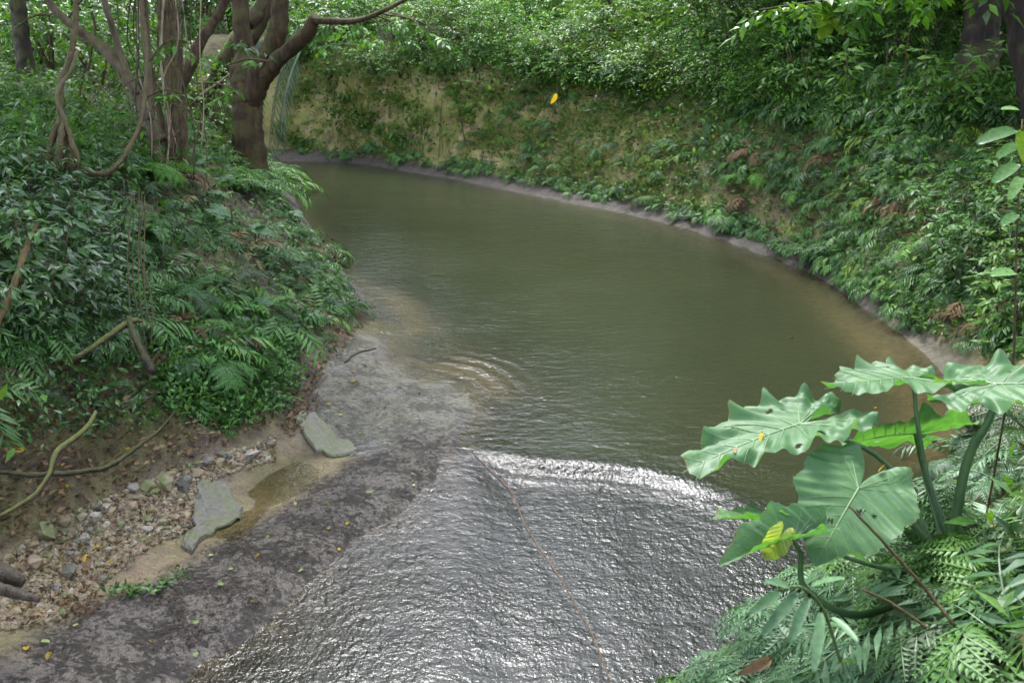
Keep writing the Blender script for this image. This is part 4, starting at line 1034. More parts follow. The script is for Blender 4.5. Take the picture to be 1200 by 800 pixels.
seedlings(Z_CL, 700, 'fern', 'ground_cover_leaves', 'dark small plants in patches on the mossy far bank', 7, .13, .3, .10, .14, .06)
seedlings(Z_CM, 760, 'moss_plant', 'ground_cover_leaves', 'small plants over the middle of the far bank', 6, .10, .42, .1, .12)
seedlings(Z_SL, 700, 'fern_bright', 'ground_cover_leaves', 'small leaves over the right slope', 6, .10, .36, .1, .14)
seedlings(Z_SL, 420, 'shrub_pale', 'ground_cover_leaves', 'pale broad seedlings in patches on the right slope', 7, .12, .45, .12, .2, .05)
seedlings([(330, 60), (900, 110), (1215, 100), (1215, 150), (1000, 150), (800, 135), (560, 104), (330, 92)], 900, 'shrub', 'ground_cover_leaves', 'leafy ground cover along the top of the far bank', 7, .14, .42, .15, .3)
# the same cover where the photograph does not look
q = np.stack([rng.uniform(-15, 15, 9000), rng.uniform(-4, 40, 9000)], -1); q = np.column_stack([q, zground(q[:, 0], q[:, 1])]); qx, qy, qd = project(q)
off = ((qx < -8) | (qx > 1208) | (qd < 2) | (qy > 830)) & ((q[:, 2] > .75) | ((q[:, 2] > .42) & (q[:, 0] < -3.9)))
k_ = off | ((q[:, 2] > .75) & (rng.uniform(0, 1, len(q)) < .25)); V, Fa, r = leaf_soup(q[k_], gnormal(q[k_, 0], q[k_, 1]), 8, .14, .4, .16, .25); stuff('ground_cover_leaves', V, Fa, r, L['shrub'], 'leafy ground cover over the tops of both banks')
k_ = off & (np.abs(q[:, 0]) < 11) & (q[:, 1] < 18) & (rng.uniform(0, 1, len(q)) < .8); V, Fa, r = fern_soup(q[k_], .5, 'narrow', 5); stuff('undergrowth', V, Fa, r, L['fern_dark'], 'low ferns over the tops of both banks')

FOOT = [(345, 178), (430, 184), (540, 200), (640, 219), (740, 238), (830, 260), (900, 284), (965, 310), (1015, 342), (1075, 384)]
fx_ = np.sort(rng.uniform(345, 1080, 150)); fy_ = np.interp(fx_, [a for a, b in FOOT], [b for a, b in FOOT]) - rng.uniform(-3, 16, 150)
q, t, ok = hit(fx_, fy_); V, Fa, r = fern_soup(q[ok], .30, 'narrow', 6); stuff('undergrowth', V, Fa, r, L['fern'], 'ferns overhanging the waterline of the far and right bank')
LEFTFOOT = [(312, 192), (330, 222), (348, 256), (382, 303), (408, 342), (420, 366)]
fy_ = rng.uniform(190, 366, 70); fx_ = np.interp(fy_, [b for a, b in LEFTFOOT], [a for a, b in LEFTFOOT]) - rng.uniform(6, 30, 70)
q, t, ok = hit(fx_, fy_); V, Fa, r = fern_soup(q[ok], .33, 'narrow', 6); stuff('undergrowth', V, Fa, r, L['fern'], 'ferns overhanging the waterline of the left bank')
# saplings with whorled lance leaves
SAP = []
for k in range(4):
    g_ = np.random.default_rng(800 + k); mb = MB()
    for q_ in range(9):
        a = q_ * 2.4 + g_.normal(0, .3); hgt = .25 + .75 * q_ / 9
        V, Fa, r = spray_arrays(5, .20, .20, .062, g_)
        M = rot_z(a) @ rot_y(-g_.uniform(.0, .5))
        mb.add(V @ M.T + np.array([0, 0, hgt]), Fa, r)
    SAP.append(mb.arrays())
SAPM = {}
def sap_mesh(k, mat):
    if (k, mat) not in SAPM:
        V, Fa, r = SAP[k]; SAPM[(k, mat)] = mesh('foliage', V, Fa, L[mat], False, r)
    return SAPM[(k, mat)]
_v, _f = tube([[0, 0, -.1], [.02, 0, .4], [-.01, .01, .95]], [.012, .009, .004], 5, 3); SAPSTEM = mesh('stem', _v, _f, BK['vine'], True)
def make_sapling(q, hgt, mat, label, group, lean=(0, 0, 0), name='sapling'):
    o = thing(name, label, 'sapling', q, group)
    up = unit(np.array([0, 0, 1.0]) + np.array(lean) + rng.normal(0, .12, 3)); a = rng.uniform(0, 6.28)
    x_ = np.array([math.cos(a), math.sin(a), 0]); m3 = frames(x_[None] - up * x_.dot(up), up[None])[0] * hgt
    link('foliage', sap_mesh(random.randrange(4), mat), o, M4(m3, (0, 0, 0))); link('stem', SAPSTEM, o, M4(m3, (0, 0, 0)))
    return o
q, t, pp = scatter(ZL_SHR, 46)
def sap_label(zone, a, b, h_, mt, where_):
    v_, w_ = spot_words(zone, a, b); return f"{'short' if h_ < .65 else 'medium' if h_ < .8 else 'tall'} {TONE[mt]} leaved sapling {v_} on the {where_}, {w_}"
for p, (a, b) in zip(q, pp):
    h_ = random.uniform(.5, .95)
    make_sapling(p, h_, 'glossy', sap_label(ZL_SHR, a, b, h_, 'glossy', 'left bank'), 'saplings on the left bank', gnormal(p[:1], p[1:2])[0] * .5)
ZS1 = [(1080, 260), (1215, 190), (1215, 420), (1140, 390)]; q, t, pp = scatter(ZS1, 52)
for p, (a, b) in zip(q, pp):
    h_ = random.uniform(.45, .8); mt = random.choice(['fern_pale', 'shrub_pale', 'fern', 'fern_bright'])
    make_sapling(p, h_, mt, sap_label(ZS1, a, b, h_, mt, 'right slope end'), 'saplings on the right slope', gnormal(p[:1], p[1:2])[0] * .5)
ZS2 = [(620, 70), (1215, 105), (1215, 160), (900, 150), (620, 110)]; q, t, pp = scatter(ZS2, 30)
for p, (a, b) in zip(q, pp):
    h_ = random.uniform(.6, 1.3); mt = random.choice(['shrub', 'fern', 'shrub_pale'])
    make_sapling(p, h_, mt, sap_label(ZS2, a, b, h_, mt, 'slope brow'), 'saplings along the brow of the slope')
# ------------------------------------------------------------------ big elephant-ear leaves
def smooth_interp(x, xp, fp):
    return np.interp(x, xp, fp)
PHI = np.radians([0, 8, 18, 32, 50, 72, 95, 118, 138, 152, 163, 171, 176, 180])
RAD = np.array([1.0, .90, .80, .71, .645, .60, .575, .575, .60, .585, .47, .28, .14, .07])
def heart_arrays(seed=0, droop=.25, fold=.12, ruffle=.055, pleat=.012, wave=9, width=1.0, rings=22, segs=150, cup=0.0, holes=0):
    """heart shaped blade: petiole joint at the origin, tip at +X (unit length), upper face +Z; also its raised ribs"""
    g_ = np.random.default_rng(seed)
    p1, p2 = g_.uniform(0, 6.28, 2); k2 = wave * 1.7
    def surf(u, v):
        rr = np.hypot(u, v); ph = np.arctan2(v, u); a = np.abs(ph)
        edge = np.interp(a, PHI, RAD); rho = np.clip(rr / edge, 0, 1.2)
        z_ = fold * np.abs(v) - droop * (np.clip(u, 0, 2) ** 2) - .55 * droop * np.clip(-u, 0, 2) ** 1.5 * 1.2 - cup * v * v
        q_ = (u - .55 * np.abs(v)) / .15
        z_ = z_ + pleat * np.cos(2 * np.pi * q_) * np.clip(np.abs(v) * 6, 0, 1) * np.clip(rho * 1.5, 0, 1)
        z_ = z_ + ruffle * rho ** 4 * (np.sin(wave * ph + p1 + .8 * np.sin(ph * 2 + p2)) + .5 * np.sin(k2 * ph + p2))
        return z_
    th = np.linspace(-np.pi, np.pi, segs + 1)[:-1] + np.pi / segs
    edge = np.interp(np.abs(th), PHI, RAD) * (1 + .038 * np.sin(wave * th + p1 + 1.2) + .03 * np.sin(k2 * th + p2) + .012 * g_.normal(0, 1, segs))
    rho = np.linspace(0, 1, rings + 1)[1:] ** .85
    U = (rho[:, None] * edge[None] * np.cos(th)); Vv = (rho[:, None] * edge[None] * np.sin(th))
    pts = np.stack([U, Vv * width, surf(U, Vv)], -1).reshape(-1, 3)
    pts = np.vstack([[[0, 0, 0]], pts])
    Fa = []
    for b in range(segs):
        b2 = (b + 1) % segs
        if b2 == 0: continue                         # the sinus stays open
        Fa.append((0, 1 + b, 1 + b2))
        for a in range(rings - 1):
            i0, i1, i2, i3 = 1 + a * segs + b, 1 + a * segs + b2, 1 + (a + 1) * segs + b2, 1 + (a + 1) * segs + b
            Fa += [(i0, i3, i2), (i0, i2, i1)]
    if holes:
        hc = np.array([[math.cos(a_) * r_, math.sin(a_) * r_] for a_, r_ in zip(g_.uniform(-2.2, 2.2, holes), g_.uniform(.22, .55, holes))]); hr = g_.uniform(.016, .034, holes)
        cen = np.array(Fa); cen = np.stack([U.ravel()[np.maximum(cen - 1, 0)].mean(1), Vv.ravel()[np.maximum(cen - 1, 0)].mean(1)], -1)
        Fa = [f_ for f_, c_ in zip(Fa, cen) if (np.hypot(*(hc - c_).T) > hr).all()]
    mb = MB()
    def rib(u0, v0, u1, v1, r0, r1, n=9, curve=.0):
        s_ = np.linspace(0, 1, n); u = u0 + (u1 - u0) * s_ + curve * s_ * s_; v = v0 + (v1 - v0) * s_
        mb.add(*tube(np.stack([u, v * width, surf(u, v) + .002], -1), np.linspace(r0, r1, n), 4, 1, caps=False))
    rib(0, 0, .97, 0, .011, .002, 16)
    for s_ in (1, -1):
        rib(0, 0, -.47, s_ * .30, .008, .002, 9)
        for u0 in (.04, .14, .26, .39, .53, .67, .80):
            ph = math.radians(58 if u0 > .1 else 78); ln = .9 * (np.interp(math.atan2(.4, u0 + .25), PHI, RAD) * (.98 - .95 * u0))
            ln = max(ln, .08)
            rib(u0, 0, u0 + math.cos(ph) * ln, s_ * math.sin(ph) * ln, .0055, .0015, 8, .05)
        for an_, ln in ((118, .46), (138, .48)):
            rib(0, 0, math.cos(math.radians(an_)) * ln, s_ * math.sin(math.radians(an_)) * ln, .0055, .0015, 8)
    return pts, np.array(Fa), mb.arrays()

def taro_mat(name, c1, c2, trans, rough=.4):
    m, nt, out = newmat(name); g = G(nt)
    tc = g.n('ShaderNodeTexCoord'); n1 = g.noise(tc.outputs['Object'], 5, 5, .6); n2 = g.noise(tc.outputs['Object'], 60, 3, .6)
    c = g.mix(g.smooth(n1, .3, .7), c1, c2); c = g.mix(.25, c, g.ramp(n2, [(.3, .6), (.7, 1.25)]), 'MULTIPLY')
    sp = g.noise(tc.outputs['Object'], 17, 2, .5); c = g.mix(g.math('MULTIPLY', g.smooth(sp, .73, .78), .7), c, (.16, .17, .05))
    c = g.mix(g.math('MULTIPLY', g.smooth(g.math('ADD', g.attr('rim'), g.math('MULTIPLY', n1, .22)), 1.08, 1.15), .8), c, (.15, .115, .045))
    b = g.n('ShaderNodeBsdfPrincipled'); g.l(c, b.inputs['Base Color'])
    g.l(g.math('ADD', rough - .1, g.math('MULTIPLY', n1, .25)), b.inputs['Roughness']); b.inputs['Specular IOR Level'].default_value = .38
    g.l(g.bump(n1, .35, .02), b.inputs['Normal'])
    t = g.n('ShaderNodeBsdfTranslucent'); g.l(g.mix(1, c, (1.6, 2.0, .5), 'MULTIPLY'), t.inputs[0])
    mx = g.n('ShaderNodeMixShader'); mx.inputs[0].default_value = trans
    g.l(b.outputs[0], mx.inputs[1]); g.l(t.outputs[0], mx.inputs[2]); g.l(mx.outputs[0], out.inputs[0])
    return m
TARO = taro_mat('elephant_ear_leaf', (.044, .115, .042), (.076, .165, .062), .34, .5)
TARO_Y = taro_mat('yellowing_leaf', (.22, .27, .05), (.28, .30, .08), .35)
RIB = taro_mat('leaf_rib', (.12, .20, .09), (.15, .23, .10), .1, .45)
PET = taro_mat('leaf_stalk', (.030, .075, .022), (.055, .110, .035), .05, .45)

def place_heart(root, base, attach, tip, nrm, mats=(None, None), lab=None, **kw):
    a, b = P(*attach), P(*tip); d = b - a; ln = np.linalg.norm(d)
    dr = kw.get('droop', .25)
    V, Fa, (rv, rf, rr) = heart_arrays(holes=4, **kw)
    # aim so that the drooped tip lands on the point asked for
    nrm = unit(np.array(nrm, float)); x_ = unit(d + nrm * dr * ln); m3 = frames(x_[None], nrm[None])[0]
    ln = ln / math.hypot(1, dr)
    nr_ = 22; rim = np.concatenate([[0], np.repeat(np.linspace(0, 1, nr_ + 1)[1:], (len(V) - 1) // nr_)])
    blade = link('leaf', mesh('leaf', V * ln, Fa, mats[0] or TARO, True, None, {'rim': rim}), root, M4(m3, a - base))
    if lab: blade['label'] = lab
    link('rib', mesh('rib', rv * ln, rf, mats[1] or RIB, True), blade)
    return a

k_ = 1.30
base = P(1112, 700, 3.9 * k_); base[2] = min(base[2], float(zground(base[0], base[1])) + .02)
taro = thing('elephant_ear_plant', 'large elephant ear plant with huge wavy heart shaped leaves leaning over the water at right', 'plant', base)
att = []
att.append((place_heart(taro, base, (937, 497, 3.80 * k_), (796, 556, 3.62 * k_), (-.06, .02, 1.0), seed=1, droop=.10, fold=.10, ruffle=.05, wave=13, width=.70, pleat=.014), [(1040, 545, 3.95 * k_)], 5))
att.append((place_heart(taro, base, (1006, 572, 3.50 * k_), (954, 662, 3.33 * k_), (-.10, -.58, .81), seed=2, droop=.14, fold=.05, ruffle=.035, wave=7, width=1.0), [(1060, 605, 3.8 * k_)], 5))
att.append((place_heart(taro, base, (1070, 443, 4.0 * k_), (968, 459, 3.88 * k_), (.02, .13, .99), seed=3, droop=.14, fold=.06, ruffle=.06, wave=10, width=.95), [(1076, 500, 4.0 * k_), (1090, 570, 4.0 * k_)], 5))
att.append((place_heart(taro, base, (1168, 450, 3.7 * k_), (1330, 460, 3.5 * k_), (-.08, -.12, .98), seed=4, droop=.12, fold=.02, ruffle=.055, wave=9, width=.78), [(1160, 490, 3.72 * k_), (1132, 545, 3.8 * k_)], 7))
att.append((place_heart(taro, base, (1072, 508, 4.25 * k_), (982, 522, 4.1 * k_), (.05, .70, .70), seed=5, droop=.12, fold=.1, ruffle=.05, wave=8, lab='backlit bright green leaf seen from below'), [(1085, 560, 4.1 * k_)], 5))
att.append((place_heart(taro, base, (930, 632, 3.35 * k_), (840, 664, 3.28 * k_), (-.25, -.15, .95), seed=6, droop=.15, fold=.55, ruffle=.03, wave=6, width=.5, lab='small folded leaf hanging low'), [(938, 650, 3.4 * k_), (945, 690, 3.45 * k_), (1010, 720, 3.6 * k_)], 5))
att.append((place_heart(taro, base, (918, 612, 3.5 * k_), (830, 606, 3.42 * k_), (0, .36, .93), seed=7, droop=.05, fold=.2, ruffle=.03, wave=8, width=.7), [(985, 650, 3.6 * k_), (1060, 670, 3.75 * k_)], 4))
tops = [np.array([0, 0, .28]) + base]
for k, (a, mids, rpx) in enumerate(att):
    pts = [a] + [P(*m_) for m_ in mids] + [base + np.array([rng.normal(0, .04), rng.normal(0, .04), .12])]
    r0 = rpx * .66 * 3.8 * k_ / F
    V, Fa = tube(pts, np.linspace(r0 * .6, r0 * 1.5, len(pts)), 9, 6, 0, .04, k)
    link('leaf_stalk', mesh('leaf_stalk', V - base, Fa, PET, True), taro)
V, Fa = tube([base + [0, 0, -.25], base + [-.02, 0, 0], base + [.0, .02, .22]], [.055, .06, .035], 9, 4, .05, .2, 3)
link('stem', mesh('stem', V - base, Fa, BK['wet'], True), taro)
YL = P(903, 650, 3.28 * k_)
V, Fa, _ = heart_arrays(seed=9, droop=.5, fold=.2, ruffle=.03, wave=6, width=.6)
fl = link('leaf', mesh('leaf', V * .16, Fa, TARO_Y, True), taro, M4(frames(unit(np.array([[-.35, .1, -.9]])), np.array([[-.3, -.9, .3]]))[0], P(912, 632, 3.3 * k_) - base)); fl['label'] = 'pale yellow green rolled young leaf'

# small elephant ears on the left bank and the far bank
SM = [heart_arrays(seed=20 + k, droop=.3, fold=.1, ruffle=.03, wave=7, rings=6, segs=44) for k in range(3)]
SMM = [(mesh('leaf', V, Fa, taro_m, True), mesh('rib', rv, rf, RIB, True)) for (V, Fa, (rv, rf, rr)), taro_m in zip(SM, [TARO] * 3)]
def small_taro(px_, py_, size, label, nl=3, lift=.35, group=None, heading=None):
    q, t, ok = hit(np.array([float(px_)]), np.array([float(py_ + 18)])); q = q[0]
    o = thing('small_elephant_ear', label, 'plant', q, group)
    for k in range(nl):
        a = (heading if heading is not None else rng.uniform(0, 6.28)) + k * 2.1 + rng.normal(0, .25)
        d = np.array([math.cos(a), math.sin(a), 0]); up = np.array([0, 0, 1.0]) + d * .25 + rng.normal(0, .12, 3) + [0, -.25, 0]
        tip = d * size * .3 + [0, 0, lift * rng.uniform(.8, 1.15)]
        V, Fa = tube([[0, 0, 0], d * size * .1 + [0, 0, lift * .5], tip], [.012, .01, .006], 5, 4); link('leaf_stalk', mesh('leaf_stalk', V, Fa, PET, True), o)
        m3 = frames((d - [0, 0, .25])[None], up[None])[0] * size * rng.uniform(.75, 1.1); j_ = rng.integers(3)
        b = link('leaf', SMM[j_][0], o, M4(m3, tip)); link('rib', SMM[j_][1], b)
    return o
for px_, py_, sz, lb_ in [(244, 196, .42, 'small elephant ear with one broad pale leaf at the brow of the left bank'), (274, 214, .36, 'small elephant ear just right of the broad pale leaf on the left bank'), (252, 234, .3, 'small elephant ear in the middle of the left bank ferns under the pale leaf'),
                          (250, 256, .3, 'low elephant ear clump halfway down the upper left fern bank'), (300, 278, .36, 'pale elephant ear sticking out of the ferns near the water edge'), (318, 362, .26, 'lowest small elephant ear on the left bank above the mud'),
                          (345, 250, .26, 'small elephant ear nearest the bend at the water edge of the left bank')]:
    small_taro(px_, py_, sz * .72, lb_, 2, .28)
for px_, py_, sz, lb_ in [(738, 84, .6, 'elephant ear clump with pale leaves at the top of the far bank'), (712, 78, .5, 'elephant ear clump left of the pale clump on the far bank'), (752, 100, .5, 'lowest elephant ear clump at the brow of the far bank'), (650, 66, .5, 'elephant ear beside the pale bushes above the far bank')]:
    small_taro(px_, py_ , sz, lb_, 3, .5)

# ------------------------------------------------------------------ palm fronds behind the forked tree
pb = P(330, 150, 25.0); pb[2] = float(zground(pb[0], pb[1]))
palm = thing('palm', 'palm with long grey green drooping fronds behind the forked tree', 'palm', pb)
L['palm'] = leaf_mat('palm_leaf', [(0.0, (.06, .10, .07)), (1.0, (.12, .17, .12))], .35, .2, .6)
for k, pts in enumerate([[(350, 30, 24.4), (338, 62, 24.3), (325, 105, 24.3), (318, 168, 24.4)], [(352, 60, 24.8), (342, 85, 24.7), (333, 120, 24.6), (329, 162, 24.6)], [(285, 30, 24.6), (300, 48, 24.5), (306, 85, 24.4), (303, 130, 24.4)]]):
    a = np.array(pts, float); c = catmull(P(a[:, 0], a[:, 1], a[:, 2]), 8); mb = MB(); mb.add(*tube(c, np.linspace(.03, .008, len(c)), 5, 1))
    tg = unit(np.gradient(c, axis=0))
    for i_ in range(3, len(c)):
        for s_ in (1, -1):
            for h_ in (0, .5):
                side = unit(np.cross(tg[i_], [0, -1, .2])) * s_; d = unit(side * .45 + tg[i_] * .35 + np.array([0, 0, -.75]))
                V, Fa = leaf_arrays(.42, .06, .2, .4); mb.add(V @ frames(d[None], np.array([[0, -.7, .7]]))[0].T + c[i_] + tg[i_] * h_ * .06, Fa, r=rng.uniform(0, .3))
    link('frond', mb.mesh('frond', L['palm'], False, pb), palm)

# ------------------------------------------------------------------ foreground ferns on the near right bank
Z_FG = [(985, 640), (1100, 560), (1160, 500), (1215, 470), (1215, 830), (880, 830), (950, 740)]
ferns(Z_FG, 30, .62, ['feather', 'feather', 'narrow'], ['glaucous', 'glaucous', 'fern_dark'], 'near right bank', 'feathery ferns on the near right bank', (7, 10), 'feathery_fern')
seedlings(Z_FG, 160, 'fern_dark', 'ground_cover_leaves', 'small leaves between the feathery ferns of the near bank', 8, .09, .3)
for k, (px_, py_, t, hd) in enumerate([(1000, 800, 3.2, 2.6), (960, 790, 3.4, 2.9), (1080, 800, 2.9, 2.2), (1150, 790, 2.7, 2.4), (1190, 700, 3.0, 2.7), (930, 815, 3.2, 3.0)]):
    q = P(px_, py_, t); gz = float(zground(q[0], q[1])); q[2] = max(gz, min(q[2] - .25, gz + .02))
    make_fern(q, .60, 'feather', 'glaucous', ['pale lacy fern at the bottom edge below the elephant ear stalks', 'pale lacy fern at the bottom edge left of the corner ferns', 'pale lacy fern second from the bottom right corner', 'pale lacy fern right in the bottom right corner', 'pale lacy fern at the right edge below the elephant ear', 'leftmost pale lacy fern at the bottom edge over the water'][k], 'nearest ferns at the bottom right', 9, 'feathery_fern')
for pts in [[(995, 592, 4.3, 1.6), (1040, 640, 4.25, 2), (1085, 690, 4.2, 2.2), (1120, 735, 4.1, 2.2)], [(1010, 690, 4.2, 1.6), (1050, 710, 4.2, 1.9), (1110, 752, 4.1, 2.2)]]:
    liana('bare_twig', 'thin reddish bare twig crossing below the big heart shaped leaf' if pts[0][1] < 600 else 'short brown twig low under the elephant ear leaves', pts, BK['brown'], None, 5, .1, .1, 4, 'twig')

sb_ = P(985, 775, 3.3); sprig = thing('drooping_sprig', 'sprig of long blurred blue grey leaves hanging over the water below the folded leaf', 'plant', sb_)
c = catmull(P(np.array([985, 965, 940, 915]), np.array([775, 715, 688, 690]), np.array([3.3, 3.25, 3.2, 3.2])), 5); V, Fa = tube(c - sb_, np.full(len(c), .006), 5, 1); link('stem', mesh('stem', V, Fa, BK['stem'], True), sprig)
for x0, y0, x1, y1 in [(940, 688, 893, 742), (928, 690, 905, 672), (950, 693, 926, 752), (962, 708, 958, 790), (918, 690, 880, 715), (970, 720, 1010, 745), (945, 690, 985, 665)]:
    A_, B_ = P(x0, y0, 3.22), P(x1, y1, 3.05); V, Fa = leaf_arrays(np.linalg.norm(B_ - A_), .15, .35, .35, 4); link('leaf', mesh('leaf', V, Fa, L['glaucous'], True), sprig, M4(frames((B_ - A_)[None], np.array([[.1, -.5, .9]]))[0], A_ - sb_))
A_, B_ = P(905, 770, 3.25), P(872, 788, 3.2); V, Fa = leaf_arrays(np.linalg.norm(B_ - A_), .30, 1.2, .9, 4); dl = link('hanging_dead_leaf', mesh('hanging_dead_leaf', V, Fa, L['dead'], True)); dl.matrix_world = M4(frames((B_ - A_)[None], np.array([[.2, -.7, .7]]))[0], A_); tag(dl, 'curled brown dead leaf caught on the ferns at the bottom edge', 'leaf')

# slim sapling at the right edge, close to the camera
sp = [(1184, 445, 6.2, 1.5), (1189, 380, 6.1, 1.5), (1191, 300, 6.0, 1.4), (1194, 220, 5.9, 1.2), (1198, 140, 5.9, 1.0)]
p, r = px_path(sp); edge = thing('edge_sapling', 'slim dark stemmed sapling with pale shiny leaves at the right edge', 'sapling', p[0])
p2 = np.vstack([[p[0][0], p[0][1], float(zground(p[0][0], p[0][1])) - .05], p]); V, Fa = tube(p2, np.append(r[0], r), 6, 5, .05, .1, 2); link('stem', mesh('stem', V - p[0], Fa, BK['vine'], True), edge)
for k, (a, b, w_) in enumerate([((1196, 152, 5.9), (1122, 160, 5.7), .2), ((1197, 130, 5.9), (1165, 118, 5.8), .2), ((1196, 168, 5.9), (1158, 182, 5.7), .2), ((1196, 190, 5.9), (1150, 215, 5.7), .2), ((1197, 205, 5.9), (1180, 240, 5.7), .2), ((1197, 150, 5.9), (1212, 205, 5.7), .4), ((1194, 250, 5.9), (1166, 262, 5.7), .2), ((1193, 320, 6), (1150, 312, 5.8), .22), ((1192, 300, 6), (1212, 290, 5.8), .3)]):
    A_, B_ = P(*a), P(*b); B_ = A_ + (B_ - A_) * .7; V, Fa = leaf_arrays(np.linalg.norm(B_ - A_), w_ + .1, .3, .4, 4)
    lf = link('leaf', mesh('leaf', V, Fa, L['lime'] if k == 5 else L['fern_pale'], True), edge, M4(frames((B_ - A_)[None], np.array([[.1, -.4, 1.0]]))[0], A_ - p[0]))
    if k == 5: lf['label'] = 'yellow green leaf'

# leafy branch reaching in over the right slope
bp = [(1240, -60, 13, 5), (1150, -25, 12.6, 4), (1050, -8, 12.3, 3), (960, 2, 12, 2), (890, 12, 11.8, 1.2)]
p, r = px_path(bp); br = thing('overhanging_branch', 'leafy branch with broad green leaves reaching in over the top of the right slope', 'branch', p[0])
V, Fa = tube(p, r, 7, 6, .05, .1, 4); link('twig', mesh('twig', V - p[0], Fa, BK['dark'], True), br)
c = catmull(p, 12)
for k in range(46):
    i_ = rng.integers(6, len(c)); g_ = np.random.default_rng(900 + k % 6)
    if k < 6: pass
    key = ('ob', k % 6)
    if key not in SAPM:
        V, Fa, r_ = spray_arrays(7, .5, .24, .10, g_); SAPM[key] = mesh('leaf_spray', V, Fa, L['canopy'], False, r_); 
    a = rng.uniform(0, 6.28); d = np.array([math.cos(a), math.sin(a), rng.uniform(-.7, .1)])
    link('leaf_spray', SAPM[key], br, M4(frames(d[None], np.array([[0, 0, 1.0]]) + rng.normal(0, .25, (1, 3)))[0] * rng.uniform(.7, 1.2), c[i_] - p[0]))
lb = thing('lime_branch', 'twig of bright lime green leaves hanging at the top of the right thicket', 'branch', P(985, -30, 12.5))
V, Fa = tube(P(np.array([985, 978, 972]), np.array([-30, 0, 25]), np.array([12.5, 12.3, 12.2])) - P(985, -30, 12.5), [.02, .012, .005], 5, 4); link('twig', mesh('twig', V, Fa, BK['dark'], True), lb)
for k, (x0, y0, x1, y1) in enumerate([(982, -8, 958, 8), (979, 4, 1000, 16), (976, 12, 950, 30), (974, 20, 990, 38), (978, 6, 966, 20), (980, -6, 1004, 2), (973, 24, 962, 44)]):
    A_, B_ = P(x0, y0, 12.3), P(x1, y1, 12.1); V, Fa = leaf_arrays(np.linalg.norm(B_ - A_), .5, .2, .3, 4)
    link('leaf', mesh('leaf', V, Fa, L['lime'], True), lb, M4(frames((B_ - A_)[None], np.array([[.1, -.7, .7]]))[0], A_ - P(985, -30, 12.5)))
# twig of the forked tree hanging over the far bank, with pale shiny leaves
wb = thing('drooping_branch', 'drooping leafy twigs with whitish shiny leaves in front of the far bank brow', 'branch', P(400, 22, 19.3))
for k in range(7):
    x0 = 395 + k * 11; y0 = 22 - k; x1 = 380 + k * 26 + rng.uniform(-12, 12); y1 = 55 + rng.uniform(-22, 26)
    pts = P(np.array([x0, (x0 + x1) / 2 + 5, x1]), np.array([y0, (y0 + y1) / 2 - 6, y1]), np.array([19.3, 19.1, 19]))
    V, Fa = tube(pts - P(400, 22, 19.3), [.02, .012, .005], 5, 4); link('twig', mesh('twig', V, Fa, BK['brown'], True), wb)
    for q_ in range(7):
        key = ('wb', q_ % 4)
        if key not in SAPM:
            V, Fa, r_ = spray_arrays(6, .32, .20, .08, np.random.default_rng(950 + q_)); SAPM[key] = mesh('leaf_spray', V, Fa, L['fern_dark'] if q_ % 4 == 0 else L['fern_bright'], False, r_)
        u = rng.uniform(.3, 1); pt = pts[0] * (1 - u) + pts[2] * u; a = rng.uniform(0, 6.28)
        link('leaf_spray', SAPM[key], wb, M4(frames(np.array([[math.cos(a), math.sin(a), rng.uniform(-.5, .1)]]), np.array([[0, -.3, 1.0]]) + rng.normal(0, .25, (1, 3)))[0] * rng.uniform(.7, 1.2), pt - P(400, 22, 19.3)))

# hanging yellow leaf
yl = thing('hanging_leaf', 'bright yellow leaf hanging in front of the far bank brush', 'leaf', P(652, 116, 19.0))
V, Fa = leaf_arrays(.27, .42, .45, .5, 4); link('blade', mesh('blade', V, Fa, L['yellow'], True), yl, M4(frames(np.array([[-.3, 0, -1.0]]), np.array([[.55, -.9, .1]]))[0], P(652, 108, 19) - P(652, 116, 19)))
V, Fa = tube(P(np.array([652, 655, 660, 668]), np.array([108, 70, 30, -20]), np.array([19, 19, 19, 19.0])) - P(652, 116, 19), [.0012, .0012, .0015, .002], 4, 3); link('thread', mesh('thread', V, Fa, BK['dry'], True), yl)

# bare dead sprays on the right slope brow
for k, pts in enumerate([[(1002, 150, 17.5, 2), (990, 125, 17.4, 1.6), (965, 112, 17.3, 1.3), (935, 116, 17.2, 1), (905, 130, 17.1, .6)], [(1004, 150, 17.5, 2), (1005, 118, 17.4, 1.5), (985, 100, 17.3, 1.1), (952, 98, 17.2, .7)], [(1006, 150, 17.5, 1.6), (1018, 122, 17.3, 1.3), (1040, 100, 17.2, .8)],
                         [(1010, 152, 17.5, 1.6), (996, 110, 17.3, 1.2), (978, 70, 17.2, .7)], [(1008, 150, 17.4, 1.6), (985, 130, 17.2, 1.2), (958, 138, 17, .8)]]):
    liana('bare_twig', 'arching dry bare twig at the brow of the right slope', pts, BK['dry'], 'dry twigs at the slope brow', 5, .08, .1, k, 'twig')

